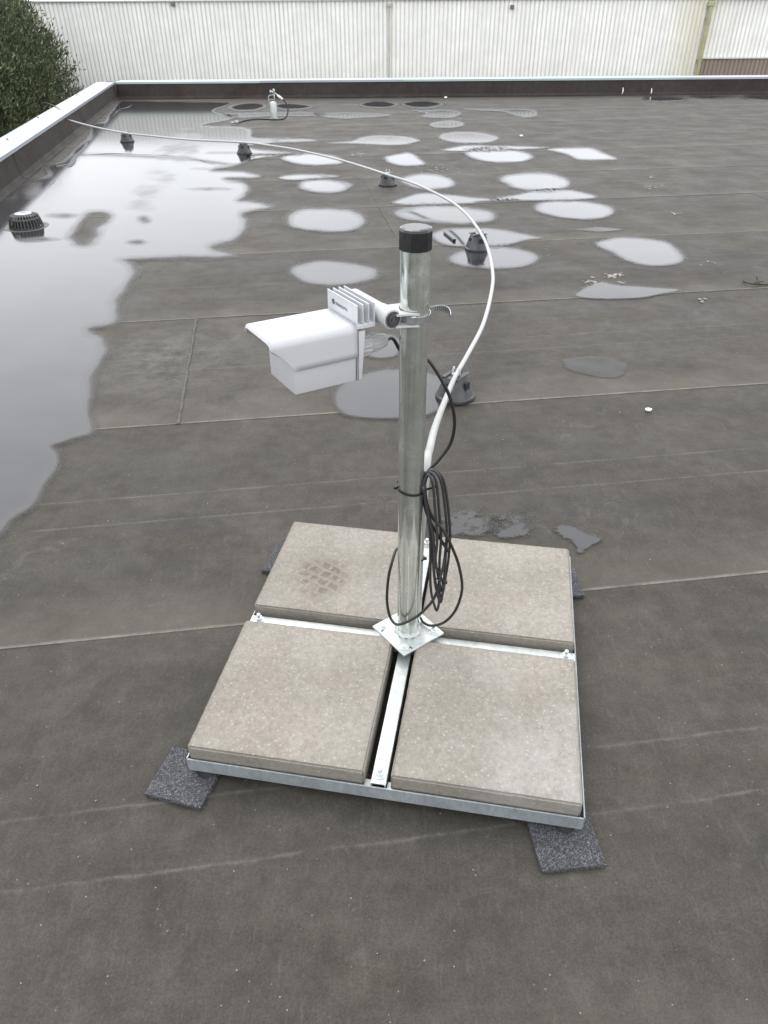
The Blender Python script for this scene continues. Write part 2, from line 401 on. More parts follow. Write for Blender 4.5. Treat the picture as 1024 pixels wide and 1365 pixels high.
M['outerwall'] = simple('brick_base_wall', (.22, .17, .14), .8, 0, .2, 10, .3, 20)
def leafmat():
    t = NT('conifer_leaf', .6); g = t.n('ShaderNodeNewGeometry')
    c = t.ramp(g.outputs['Random Per Island'], [(.0, (.036, .050, .026)), (.5, (.080, .102, .050)), (.85, (.135, .16, .082)), (1., (.20, .21, .12))])
    t.color(t.mix(1, c, t.ramp(t.noise(.8, 3, t.coord()), [(.3, .7), (.7, 1.25)]), 'MULTIPLY')); t.b.inputs['Specular IOR Level'].default_value = .3; return t.m
M['leaf'] = leafmat(); M['bark'] = simple('conifer_bark', (.09, .065, .045), .9, 0, .3, 8, .5, 30)
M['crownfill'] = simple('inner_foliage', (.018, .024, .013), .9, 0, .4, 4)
M['ground'] = simple('yard_ground', (.13, .14, .10), .9, 0, .3, .4)

# ------------------------------------------------------------------ setting: ground and roof
bm = BM(); box(bm, (-150, -150, -5.4), (150, 150, -5.0)); obj('ground', bm, M['ground'])['kind'] = 'structure'
E1 = Vector((math.cos(SEAM), math.sin(SEAM), 0)); E2 = Vector((-math.sin(SEAM), math.cos(SEAM), 0))
# parapet base lines surveyed from the photo
LA, LB = Vector((-4.62, 14.62, 0)), Vector((-3.375, 7.06, 0))
LD = (LB-LA).normalized(); L_END = LA + LD*22            # runs towards and past the camera
LN = Vector((-LD.y, LD.x, 0));  LN = LN if LN.x < 0 else -LN       # outward
FA = Vector((-4.62, 14.62, 0)); FD = Vector((1, .0225, 0)).normalized(); FB = FA + FD*19; FN = Vector((-FD.y, FD.x, 0))
RIGHT_END = 14.0; NEAR = -6.5
roof = empty('roof'); roof['kind'] = 'structure'
bm = BM()   # deck below the sheets
pts = [LA+LN*.3, FB+FN*.3, Vector((FB.x, NEAR, 0)), L_END+LN*.3]
lo = [bm.verts.new((p.x, p.y, -.6)) for p in pts]; hi = [bm.verts.new((p.x, p.y, -.012)) for p in pts]
bm.faces.new(lo); bm.faces.new(hi)
for i in range(4): bm.faces.new((lo[i], lo[(i+1) % 4], hi[(i+1) % 4], hi[i]))
obj('roof_deck', bm, M['roofdark'], roof)
def lineX(P, D, y): return P.x + D.x*(y-P.y)/D.y
def toUV(p): return p.dot(E1), p.dot(E2)
def uvP(u, v, z=0): q = E1*u+E2*v; return Vector((q.x, q.y, z))
V0 = Vector((-.372, 1.44, 0)).dot(E2)
def clip_sheet(u0, u1, v0, v1):
    """rectangle in seam coordinates clipped to the roof outline"""
    poly = [uvP(u0, v0), uvP(u1, v0), uvP(u1, v1), uvP(u0, v1)]
    planes = [(LA + LN*.02, -LN), (FA+FN*.02, -FN), (Vector((RIGHT_END, 0, 0)), Vector((-1, 0, 0))), (Vector((0, NEAR, 0)), Vector((0, 1, 0)))]
    for o, n in planes:
        res = []
        for i in range(len(poly)):
            a, b = poly[i], poly[(i+1) % len(poly)]; da, db = (a-o).dot(n), (b-o).dot(n)
            if da >= 0: res.append(a)
            if da*db < 0: res.append(a+(b-a)*(da/(da-db)))
        poly = res
        if len(poly) < 3: return None
    return poly
ends = {0: [-1.25], 1: [2.9], 2: [toUV(G(250, 500))[0]], 3: [4.1], 4: [toUV(G(520, 300))[0]], 5: [2.2], 6: [-.5, 6.5], 7: [3.2], 8: [toUV(G(990, 165))[0]], 9: [2.5], 10: [5.9]}
ends[0] = [3.3]
for k in range(-7, 13):
    v0, v1 = V0+1.2*(k-0), V0+1.2*(k+1)
    us = [-9] + sorted(ends.get(k+0, [random.uniform(-1, 5)])) + [17]
    for a, b in zip(us, us[1:]):
        # k counts strips from the seam nearest the stand
        poly = clip_sheet(a, b, v0, v1)
        if not poly: continue
        bm = BM(); top = []
        for p in poly:
            u, v = toUV(p); f = (v-v0)/1.2
            top.append(bm.verts.new((p.x, p.y, .0022*(1-f) + (.0012 if a > -8 else 0))))
        bot = [bm.verts.new((v.co.x, v.co.y, -.011)) for v in top]
        uvl = bm.loops.layers.uv.new('UVMap')
        fs = [bm.faces.new(top)] + [bm.faces.new((bot[i], bot[(i+1) % len(bot)], top[(i+1) % len(top)], top[i])) for i in range(len(top))]
        for f in fs:
            for lp in f.loops:
                u, v = toUV(lp.vert.co); lp[uvl].uv = (u-a if a > -8 else u+50, v-v0)
        obj('membrane_sheet', bm, M['membrane'], roof)

# end laps: thin bitumen bead where one sheet ends on the next
for (p, q) in (((262, 427), (238, 566)), ((503, 272), (535, 326))):
    a, b = G(*p), G(*q); bm = BM(); n = 26; pts = []
    d = (b-a).normalized(); s = Vector((-d.y, d.x, 0))
    L = [bm.verts.new(a+(b-a)*(i/n)+s*(.005+random.uniform(-.003, .004))+Vector((0, 0, .0048))) for i in range(n+1)]
    Rr = [bm.verts.new(a+(b-a)*(i/n)-s*(.005+random.uniform(-.003, .004))+Vector((0, 0, .0048))) for i in range(n+1)]
    for i in range(n): bm.faces.new((L[i], L[i+1], Rr[i+1], Rr[i]))
    t_ = M.get('bead') or simple('pale_lap_bead', (.060, .056, .048), .8, 0, .4, 40, .3, 100); M['bead'] = t_
    obj('lap_bead', bm, t_, roof)

# outer walls of the building below the parapet
bm = BM()
for (a, b, n) in ((LA, L_END, LN), (FA, FB, FN)):
    q = [a+n*.26, b+n*.26, b+n*.40, a+n*.40]
    lo = [bm.verts.new((p.x, p.y, -5)) for p in q]; hi = [bm.verts.new((p.x, p.y, .15)) for p in q]
    bm.faces.new(lo); bm.faces.new(hi)
    for i in range(4): bm.faces.new((lo[i], lo[(i+1) % 4], hi[(i+1) % 4], hi[i]))
o = obj('building_wall', bm, M['outerwall']); tag(o, kind='structure')

# ------------------------------------------------------------------ parapets
def parapet(A, B, N, label, cop_mats, seg, ph=.262, cw=.29, wav=0.0, extra=0):
    D = (B-A).normalized(); L = (B-A).length
    root = empty('parapet', A); tag(root, label, 'parapet')
    P = lambda s, n, z: D*s + N*n + Vector((0, 0, z))
    bm = BM()
    def prism(s0, s1, prof, b=None):
        b = b or BM()
        r0 = [b.verts.new(P(s0, n, z)) for n, z in prof]; r1 = [b.verts.new(P(s1, n, z)) for n, z in prof]
        b.faces.new(r0); b.faces.new(r1)
        for i in range(len(prof)): b.faces.new((r0[i], r0[(i+1) % len(prof)], r1[(i+1) % len(prof)], r1[i]))
        return b
    prism(-.2 if extra else 0, L, [(.02, -.1), (.05, ph-.006), (.27, ph-.006), (.27, -.1)], bm)
    obj('parapet_core', bm, M['outerwall'], root)
    s = 0.0; i = 0
    while s < L-.01:
        e = min(L, s+seg*random.uniform(.92, 1.08)); o = .0025 if i % 2 else 0
        b = prism(s, e+.0, [(-.055-o, .0035+o), (-.02-o, .012+o), (.0-o, .045+o), (.028-o, ph-.004), (.036-o, ph-.004), (.015-o, .045), (-.01-o, -.004)])
        obj('flashing_sheet', b, M['flashing'], root); s = e; i += 1
    s = 0; i = 0; cs = 2.5
    while s < L-.01:
        e = min(L, s+cs); z = ph + (random.uniform(-1, 1)*wav); o = .0015 if i % 2 else 0
        b = prism(s, e+.0, [(.012-o, z-.030), (.012-o, z+o), (cw, z+.006+o), (cw+.012, z+.006+o), (cw+.012, z-.05), (cw+.009, z-.05), (cw+.006, z-.002), (.016-o, z-.006), (.016-o, z-.030)])
        obj('coping_panel', b, cop_mats[i % len(cop_mats)], root); s = e; i += 1
    return root
parapet(LA, L_END, LN, 'low parapet along the left roof edge with a wide pale metal coping', [M['coping']], 1.9, extra=1)
pf = parapet(FA, FB, FN, 'low dark parapet across the far roof edge below the corrugated wall', [M['coping_green'], M['coping'], M['coping_green']], 1.05, wav=.004, extra=1)
# screw heads and dirt on the left coping
scr = []
for (a, b), lb in (((10, 186), 'dark screw head on the left coping, nearest the camera'), ((51, 157), 'dark screw head on the left coping, before the cable crosses it'), ((91, 131), 'dark screw head on the left coping, just past the cable'), ((103, 127), 'dark screw head on the left coping, nearest the roof corner')):
    p = G(a, b, .272); bm = BM(); lathe(bm, [(.012, 0), (.012, .006), (.006, .011)], 8, Matrix.Translation(p))
    o = obj('coping_screw', bm, M['screw']); tag(o, lb, 'screw', 'screw heads on the left coping')
# two white drips on the far parapet, like bird marks
for (a, b), lab in (((830, 121), 'white bird dropping on the far parapet, left of the pair'), ((868, 122), 'white bird dropping on the far parapet, right of the pair')):
    p = AY(a, b, lineX(FA, FD, 0) if False else FA.y+.0225*(AY(a, b, 14.8).x-FA.x)+.004)
    bm = BM(); tube(bm, [p+Vector((0, -.006, .05)), p+Vector((.004, -.012, .0)), p+Vector((0, -.014, -.05))], [.007, .013, .005], 8)
    o = obj('bird_dropping', bm, M['peb']); tag(o, lab, 'bird dropping')

# flashing lap that pokes out of the water along the left parapet
cl = [(176, 139), (171, 143), (160, 146), (152, 153), (143, 160), (138, 170), (128, 178), (118, 188), (112, 198), (101, 208), (95, 220), (84, 228), (72, 243), (60, 254), (48, 264), (36, 271)]
bm = BM(); rd = []; pts = catmull([G(a, b, .004) for a, b in cl], 5)
for i, p in enumerate(pts): rd.append(.006+.022*max(0, mnoise.noise(p*1.6))+(.012 if 36 < i < 52 else 0))
vs = tube(bm, pts, rd, 6)
for v in vs: v.co.z = .002+abs(v.co.z-.004)*.6
o = obj('lap_ridge', bm, M['ridge'], roof)
for ln in ([(101, 208), (130, 206), (150, 205), (190, 206), (231, 208)], [(268, 214), (275, 217), (286, 219)], [(75, 222), (92, 220)]):
    bm = BM(); pts = catmull([G(a, b, .004) for a, b in ln], 6); rd = [.010+.022*max(0, mnoise.noise(p*2.3)) for p in pts]
    vs = tube(bm, pts, rd, 6)
    for v in vs: v.co.z = .002+abs(v.co.z-.004)*.5
    obj('lap_ridge', bm, M['ridge'], roof)

# ------------------------------------------------------------------ puddles (films of water lying on the roof)
def smooth_poly(pts, k=4):
    P = [np.array(p, float) for p in pts]; n = len(P); o = []
    for i in range(n):
        a, b, c, d = P[(i-1) % n], P[i], P[(i+1) % n], P[(i+2) % n]
        for j in range(k):
            t = j/k; o.append(.5*((2*b)+(c-a)*t+(2*a-5*b+4*c-d)*t*t+(3*b-a-3*c+d)*t**3))
    return np.array(o)
def seg_dist(X, Y, poly, sy):
    D = np.full(X.shape, 1e9); inside = np.zeros(X.shape, bool); n = len(poly)
    for i in range(n):
        ax, ay = poly[i]; bx, by = poly[(i+1) % n]
        with np.errstate(divide='ignore', invalid='ignore'):
            cr = ((ay > Y) != (by > Y)) & (X < (bx-ax)*(Y-ay)/(by-ay+1e-12)+ax)
        inside ^= cr
        dx, dy = bx-ax, (by-ay)*sy; px, py = X-ax, (Y-ay)*sy
        t = np.clip((px*dx+py*dy)/(dx*dx+dy*dy+1e-9), 0, 1)
        D = np.minimum(D, np.hypot(px-t*dx, py-t*dy))
    return D, inside
def puddle(outline, soft, holes=(), lvl=.0052, step=None, sy=2.5, haloS=1.0, cap=1.0, round_=True, mat='puddle', far=False, shallows=()):
    poly = smooth_poly(outline) if round_ else np.array(outline, float)
    hp = [smooth_poly(h) for h in holes]
    x0, y0 = poly.min(0); x1, y1 = poly.max(0); mg = soft*haloS*.6
    w_, h_ = x1-x0+2*mg, y1-y0+2*mg/sy
    if step is None: step = max(.7, w_/70)
    nx = int(w_/step)+2; ny = int(h_/max(.45, step/sy))+2
    xs = np.linspace(x0-mg, x1+mg, nx); ys = np.linspace(y0-mg/sy, y1+mg/sy, ny)
    X, Y = np.meshgrid(xs, ys)
    D, ins = seg_dist(X, Y, poly, sy); S = np.where(ins, D, -D)
    for h in hp:
        d, i2 = seg_dist(X, Y, h, sy); S = np.minimum(S, np.where(i2, -d, d))
    S = S/(soft*np.clip((Y-95)/300, .10, 1) if far else soft)
    for (cx, cy, rx, ry, fl) in shallows:
        e = ((X-cx)/rx)**2+((Y-cy)/ry)**2; S = np.minimum(S, fl+(1-fl)*np.clip(e, 0, 1.6))
    for j in range(ny):      # uneven waterline
        for i in range(nx):
            if abs(S[j, i]) < 2:
                q = G(X[j, i], Y[j, i]); S[j, i] += .38*mnoise.noise(Vector((q.x*2.6, q.y*1.6, 1.3)))+.16*mnoise.noise(Vector((q.x*9, q.y*5, 4.1)))
    S = np.minimum(S, cap)
    idx = -np.ones(X.shape, int); verts = []; dep = []
    keep = S > -.65*haloS
    kk = keep.copy(); kk[:-1] |= keep[1:]; kk[1:] |= keep[:-1]; kk[:, :-1] |= keep[:, 1:]; kk[:, 1:] |= keep[:, :-1]
    for j in range(ny):
        for i in range(nx):
            if kk[j, i]:
                p = G(X[j, i], Y[j, i], lvl)
                idx[j, i] = len(verts); verts.append(p[:]); dep.append(float(S[j, i]))
    faces = [(idx[j, i], idx[j, i+1], idx[j+1, i+1], idx[j+1, i]) for j in range(ny-1) for i in range(nx-1)
             if min(idx[j, i], idx[j, i+1], idx[j+1, i+1], idx[j+1, i]) >= 0]
    me = bpy.data.meshes.new('puddle'); me.from_pydata(verts, [], faces)
    at = me.attributes.new('depth', 'FLOAT', 'POINT'); at.data.foreach_set('value', dep)
    me.materials.append(M[mat])
    o = bpy.data.objects.new('puddle', me); COL.objects.link(o); o['kind'] = 'structure'
    return o
big = [(-120, 800), (-60, 752), (0, 715), (20, 690), (46, 672), (60, 648), (77, 620), (75, 603), (68, 594), (98, 585), (124, 575), (121, 540), (122, 506), (138, 480),
       (147, 468), (140, 449), (122, 439), (152, 433), (161, 422), (160, 404), (174, 388), (183, 366), (180, 352), (164, 346), (230, 345), (312, 341), (284, 330), (316, 320), (334, 297),
       (326, 284), (364, 276), (332, 268), (320, 267), (330, 258), (327, 244), (302, 238), (346, 236), (324, 228), (284, 227), (322, 220), (337, 212), (338, 207), (398, 206), (396, 203),
       (345, 198), (340, 193), (420, 188), (396, 184), (342, 184), (335, 178), (333, 172), (316, 168), (270, 167), (300, 161), (318, 154), (295, 152), (286, 147), (303, 140), (296, 136), (170, 134.5), (160, 136),
       (154, 142), (146, 150), (140, 162), (122, 166), (118, 180), (98, 196), (92, 205), (80, 215), (62, 220), (60, 232), (40, 240), (16, 250), (14, 262), (-6, 262), (-40, 280), (-120, 330)]
puddle(big, 26, holes=[[(96, 318), (100, 305), (112, 290), (124, 283), (146, 287), (133, 303), (120, 322), (108, 326)]],
       shallows=[(182, 323, 22, 6, .05), (192, 293, 14, 8, .1), (55, 319, 40, 5, .15), (86, 288, 34, 6, .15), (247, 182, 26, 22, .62), (236, 205, 34, 20, .55), (218, 232, 36, 20, .58), (205, 256, 34, 16, .52), (192, 274, 34, 12, .5), (270, 252, 60, 3.5, .45), (285, 225, 50, 3, .5), (300, 204, 30, 3, .5), (40, 250, 22, 18, .3), (110, 178, 16, 12, .35), (75, 212, 18, 10, .3)], far=True, step=1.8, sy=2.2, haloS=.45)
def oval(cx, cy, rx, ry, soft, tilt=0, wob=.035, seed=0, **kw):
    rg = random.Random(seed or int(cx*7+cy)); n = 14; pts = []
    for i in range(n):
        a = 2*math.pi*i/n; f = 1+rg.uniform(-wob, wob)
        x, y = rx*math.cos(a)*f, ry*math.sin(a)*f
        pts.append((cx+x, cy+y+tilt*x))
    return puddle(pts, soft, **kw)
ov = [(433, 293, 54, 17, 16, 0), (447, 364, 63, 16, 18, .02), (434, 247, 37, 9.5, 12, 0), (416, 212, 42, 8.5, 10, .05), (570, 242.5, 37, 11, 12, .04),
      (592, 286, 70, 12.5, 18, 0.02), (715, 242, 48, 12.5, 12, .05), (767, 279, 56, 13, 12, .05), (664, 207, 47, 10.5, 9, .06), (624, 183, 41, 7.5, 8, .03),
      (596, 165.5, 24, 5, 6, -.02), (659, 344, 60, 16, 14, 0)]
for (cx, cy, rx, ry, so, ti) in ov: oval(cx, cy, rx, ry, so, ti)
for pts, so in (
    ([(512, 210), (530, 205), (545, 203), (557, 208), (567, 219), (545, 221), (524, 219)], 8),
    ([(520, 270), (540, 262), (562, 257), (600, 259), (650, 264), (690, 266), (640, 269), (630, 272), (580, 273), (540, 273)], 9),
    ([(655, 266), (690, 259), (720, 252), (762, 253), (796, 262), (770, 267), (720, 268), (690, 267)], 8),
    ([(587, 200), (620, 194), (670, 194), (732, 196), (700, 199), (660, 201), (615, 202)], 6),
    ([(436, 191), (470, 187), (480, 183), (505, 180), (540, 182), (560, 187), (545, 192), (515, 194), (480, 192)], 7),
    ([(731, 199), (750, 197), (785, 197), (808, 204), (823, 212), (800, 214), (770, 213), (752, 205)], 8),
    ([(792, 326), (800, 320), (830, 315), (870, 318), (896, 326), (912, 345), (895, 354), (862, 355), (828, 347), (812, 336)], 12),
    ([(572, 314), (590, 305), (640, 304), (680, 308), (724, 317), (700, 321), (668, 328), (620, 329), (590, 326)], 11),
    ([(443, 535), (450, 514), (480, 498), (520, 490), (560, 492), (590, 502), (606, 520), (596, 544), (560, 556), (510, 558), (460, 552)], 20),
    ([(476, 470), (484, 452), (505, 444), (530, 448), (540, 462), (530, 476), (500, 479)], 14),
    ([(372, 237), (400, 232), (440, 232), (455, 235), (440, 238), (400, 240)], 8),
    ([(418, 151), (440, 150), (480, 150), (522, 153), (490, 157), (440, 157)], 5),
    ([(545, 147), (570, 147), (600, 146), (616, 151), (600, 157), (560, 156), (568, 151)], 6),
    ([(617, 145), (660, 145), (700, 145), (716, 149), (714, 155), (700, 157), (682, 153), (668, 149)], 6),
    ([(478, 139), (492, 135), (512, 134), (531, 139), (515, 144), (492, 144)], 7),
    ([(535, 138), (552, 134), (578, 134), (594, 139), (575, 143.5), (550, 143.5)], 7),
    ([(858, 131.5), (872, 128), (900, 128.5), (918, 131.5), (905, 135.5), (874, 135.5)], 7),
    ([(918, 129), (940, 127.5), (985, 128), (975, 130.5), (940, 131.5)], 6),
    ([(984, 130), (1000, 127), (1040, 127), (1060, 133), (1020, 134)], 6),
    ([(304, 143), (320, 138), (345, 137.5), (356, 142), (340, 147), (318, 148)], 7),
    ([(362, 141), (380, 137.5), (405, 138.5), (416, 142), (400, 146), (376, 146)], 7),
    ([(300, 152), (340, 150), (400, 149.5), (430, 151), (420, 154), (360, 155), (320, 157)], 6),
    ([(330, 205), (355, 206), (393, 205), (370, 208), (345, 211), (332, 214)], 5),
    ): puddle(pts, so)
# thin, half dried films
puddle([(766, 394), (780, 383), (800, 376), (812, 378), (830, 381), (870, 383), (906, 386), (880, 392), (850, 397), (800, 398)], 10, cap=.42)
puddle([(752, 480), (765, 477), (790, 475), (822, 480), (834, 488), (828, 500), (806, 503), (780, 499), (756, 492)], 9, cap=.06)
puddle([(768, 306), (800, 303), (830, 306), (800, 309)], 8, cap=.2)
def ragged(cx, cy, rx, ry, soft, cap):
    puddle([(cx+rx*math.cos(2*math.pi*i/14), cy+ry*math.sin(2*math.pi*i/14)) for i in range(14)], soft, cap=cap, sy=1.5, haloS=1.0, mat='puddle_patchy')
puddle([(740, 703), (752, 698), (772, 704), (790, 711), (806, 718), (790, 727), (772, 736), (760, 724), (744, 715)], 9, cap=.9, sy=1.4, haloS=1.2, mat='puddle_patchy')
ragged(624, 697, 34, 19, 22, .25); ragged(682, 701, 27, 17, 22, .15)

# ------------------------------------------------------------------ neighbouring corrugated building
nb = empty('metal_clad_building', (0, WALLY, 0)); tag(nb, 'white corrugated metal building behind the far parapet', 'building')
def corr_mesh(name, n, pitch, z0, z1, mat):
    bm = BM(); prof = []
    for i in range(n):
        x = i*pitch
        prof += [(x, .012), (x+.14*pitch, .016), (x+.28*pitch, .012), (x+.42*pitch, 0), (x+.88*pitch, 0)]
    prof.append((n*pitch, .012))
    a = [bm.verts.new((x, y, z0)) for x, y in prof]; b = [bm.verts.new((x, y, z1)) for x, y in prof]
    for i in range(len(prof)-1): bm.faces.new((a[i], a[i+1], b[i+1], b[i]))
    me = bpy.data.meshes.new(name); bm.to_mesh(me); bm.free(); me.materials.append(mat); return me
PIT = .098; ZT = AY(512, 3, WALLY).z + .05; ZB = AY(980, 76, WALLY).z
m1 = corr_mesh('cladding_panel', 10, PIT, -5, ZT-.015, M['clad']); m2 = corr_mesh('cladding_panel', 10, PIT, ZB, ZT-.015, M['clad']); m3 = corr_mesh('brown_cladding_panel', 10, PIT, -5, ZB-.02, M['clad_brown'])
x = STX-.06
k = 0
while x > -17:
    x -= PIT*10
    o = obj('cladding_panel', None, None, nb, me=m1); o.location = (x, random.uniform(-.003, .003), 0); k += 1
x = STX+.06
while x < 20:
    o = obj('cladding_panel', None, None, nb, me=m2); o.location = (x, .05+random.uniform(-.003, .003), 0)
    o = obj('brown_cladding_panel', None, None, nb, me=m3); o.location = (x, .03+random.uniform(-.003, .003), 0); x += PIT*10
bm = BM(); box(bm, (STX+.07, -.0, ZB-.03), (20, .045, ZB+.0)); obj('sill_flashing', bm, M['capflash'], nb)
bm = BM(); box(bm, (-17, .07, -5), (20, 14, ZT-.02)); obj('building_core', bm, M['capflash'], nb)
bm = BM(); box(bm, (-17, -.05, ZT-.015), (20, .30, ZT+.02), .006); obj('eaves_cap', bm, M['capflash'], nb)
q = AY(519, 4, WALLY-.05); bm = BM(); tube(bm, [(q.x, -.05, ZT-.08), (q.x, -.05, -5)], .022, 8); box(bm, (q.x-.05, -.09, ZT-.14), (q.x+.05, -.01, ZT-.06), .01); obj('downpipe', bm, M['pipe_pale'], nb)
bm = BM(); tube(bm, [(STX, -.06, ZT-.08), (STX, -.06, -5)], .045, 10); box(bm, (STX-.08, -.11, ZT-.16), (STX+.08, -.01, ZT-.07), .01)
for z in (.2, 1.0): box(bm, (STX-.07, -.02, z), (STX+.07, 0, z+.04))
obj('downpipe', bm, M['algae'], nb)
for i, (a, b) in enumerate(((683, 5), (230, 1))):
    q = AY(a, b, WALLY-.02); bm = BM(); box(bm, (q.x-.04, -.07, q.z-.10), (q.x+.04, -.004, q.z-.02), .01); obj('wall_bracket', bm, M['screw'], nb)

# ------------------------------------------------------------------ conifer beyond the left parapet
def conifer():
    base = Vector((-9.5, 16.3, -5)); root = empty('conifer_tree', base); tag(root, 'dense dark green conifer beyond the left parapet', 'tree')
    bm = BM(); tube(bm, [(0, 0, 0), (.05, .02, 3), (0, .05, 6), (.02, 0, 6.9)], [.26, .2, .12, .02], 10)
    rg = random.Random(4)
    for i in range(38):
        z = .9+i*.15; a = i*2.4; L = radius(z)*.75
        tube(bm, [(0, 0, z), (L*.5*math.cos(a), L*.5*math.sin(a), z+.12), (L*math.cos(a), L*math.sin(a), z+.35)], [.04, .025, .008], 5)
    obj('trunk', bm, M['bark'], root, smooth=True)
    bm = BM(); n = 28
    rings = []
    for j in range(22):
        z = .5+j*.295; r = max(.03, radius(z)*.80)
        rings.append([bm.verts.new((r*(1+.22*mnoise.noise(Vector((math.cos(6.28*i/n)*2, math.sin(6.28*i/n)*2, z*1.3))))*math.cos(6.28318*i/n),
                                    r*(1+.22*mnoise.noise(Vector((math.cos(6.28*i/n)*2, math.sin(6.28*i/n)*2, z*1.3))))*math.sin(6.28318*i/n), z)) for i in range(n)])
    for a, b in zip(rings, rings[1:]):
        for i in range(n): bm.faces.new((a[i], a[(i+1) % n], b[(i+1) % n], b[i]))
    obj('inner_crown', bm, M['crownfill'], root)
    V = []; Fc = []
    view = Vector((9.25, -16.3, 0)).normalized()
    for c in range(3400):
        z = rg.uniform(.6, 7.1) if rg.random() < .15 else rg.uniform(4.3, 7.12)
        a = rg.uniform(0, 2*math.pi); d = Vector((math.cos(a), math.sin(a), 0))
        if d.dot(view) < -.25 and rg.random() < .75: continue
        lump = 1+.07*mnoise.noise(Vector((d.x*2.2, d.y*2.2, z*1.1)))+.06*mnoise.noise(Vector((d.x*6, d.y*6, z*3)))
        r = radius(z)*lump*(rg.uniform(.80, 1.0) if z < 6.6 else rg.uniform(.1, 1.0))
        cen = d*r + Vector((0, 0, z)); ax = (d*.55+Vector((rg.uniform(-.3, .3), rg.uniform(-.3, .3), .85))).normalized()
        sr = rg.uniform(.10, .24)
        for l in range(64):      # flat upright sprays of scale leaves
            p = cen + Vector((rg.gauss(0, 1), rg.gauss(0, 1), rg.gauss(0, 1)))*sr*.55
            t = (ax+Vector((rg.gauss(0, .45), rg.gauss(0, .45), rg.gauss(0, .35)))).normalized()
            s = t.cross(Vector((rg.gauss(0, 1), rg.gauss(0, 1), rg.gauss(0, 1)))).normalized()
            ln = rg.uniform(.028, .075); w_ = ln*rg.uniform(.12, .26); i0 = len(V)
            V.extend([(p-t*ln*.4)[:], (p+s*w_)[:], (p+t*ln)[:], (p-s*w_)[:]]); Fc.append((i0, i0+1, i0+2, i0+3))
    me = bpy.data.meshes.new('crown'); me.from_pydata(V, [], Fc); me.materials.append(M['leaf'])
    o = bpy.data.objects.new('crown', me); COL.objects.link(o); o.parent = root
def radius(z):
    return max(.05, 3.25*max(0, 1-(max(0, z-3)/4.15)**9)**.5*(1-.075*(z-5.25)))
conifer()

# ------------------------------------------------------------------ the ballasted pole stand
PX, PY, YAW = .0581, 1.3141, -.17476
st = empty('pole_stand', (PX, PY, 0), YAW); tag(st, 'galvanised steel pole on a ballast frame bolted between four concrete slabs', 'pole stand')
HS = .415; HF = .427; zb, zt = .029, .0655
def rail(p0, p1, inw):      # angle section: upright lip outside, flange inside, mitred length
    p0, p1, inw = Vector(p0), Vector(p1), Vector(inw); d = (p1-p0).normalized(); bm = BM()
    prof = [(0, zb), (0, zt), (.003, zt), (.003, zb+.003), (.034, zb+.003), (.034, zb)]
    r0 = [bm.verts.new(p0+inw*x+Vector((0, 0, z))+d*(x*1.0)) for x, z in prof]; r1 = [bm.verts.new(p1+inw*x+Vector((0, 0, z))-d*(x*1.0)) for x, z in prof]
    bm.faces.new(r0); bm.faces.new(r1)
    for i in range(6): bm.faces.new((r0[i], r0[(i+1) % 6], r1[(i+1) % 6], r1[i]))
    bmesh.ops.bevel(bm, geom=[e for e in bm.edges], offset=.0006, segments=1, affect='EDGES')
    obj('frame_rail', bm, M['rail'], st)
g_ = .0015
rail((-HS+g_, -HF, 0), (HS-g_, -HF, 0), (0, 1, 0)); rail((HS, -HF+g_, 0), (HS, HS-g_, 0), (-1, 0, 0))
rail((HS-g_, HS, 0), (-HS+g_, HS, 0), (0, -1, 0)); rail((-HS, HS-g_, 0), (-HS, -HF+g_, 0), (1, 0, 0))
for a in range(4):          # four channel arms of the cross
    Mx = Matrix.Rotation(a*math.pi/2, 4, 'Z'); bm = BM(); wd = .0155
    L0, L1 = .004 if a % 2 else .0, HS-.0045
    if a % 2: L0 = .017
    else: L0 = .0
    if a == 3: L1 = HF-.0045
    top = .0735; t = .0025
    prof = [(-wd, .0335), (-wd, top), (wd, top), (wd, .0335), (wd-t, .0335), (wd-t, top-t), (-wd+t, top-t), (-wd+t, .0335)]
    r0 = [bm.verts.new(Mx @ Vector((L0, y, z))) for y, z in prof]; r1 = [bm.verts.new(Mx @ Vector((L1, y, z))) for y, z in prof]
    bm.faces.new(r0); bm.faces.new(r1)
    for i in range(8): bm.faces.new((r0[i], r0[(i+1) % 8], r1[(i+1) % 8], r1[i]))
    bmesh.ops.bevel(bm, geom=[e for e in bm.edges if abs((e.verts[0].co-e.verts[1].co).length-(L1-L0)) < 1e-4], offset=.0012, segments=2, affect='EDGES')
    obj('cross_arm', bm, M['galv'], st, smooth=True)
    bm = BM(); Mt = Mx @ Matrix.Translation((L1-.022, 0, top))
    lathe(bm, [(.0128, .0), (.0128, .002)], 20, Mt); lathe(bm, [(.0092, .002), (.0092, .009)], 6, Mt); lathe(bm, [(.0048, .009), (.0048, .020), (.0038, .021)], 12, Mt)
    obj('bolt', bm, M['bolt'], st, smooth=True)
for sx in (-1, 1):         # bracket tabs that tie the front arm to the rail
    bm = BM(); box(bm, (sx*.0245-.0075, -HF+.0035, .034), (sx*.0245+.0075, -HF+.024, .0565), .0008); obj('arm_bracket', bm, M['galv'], st)
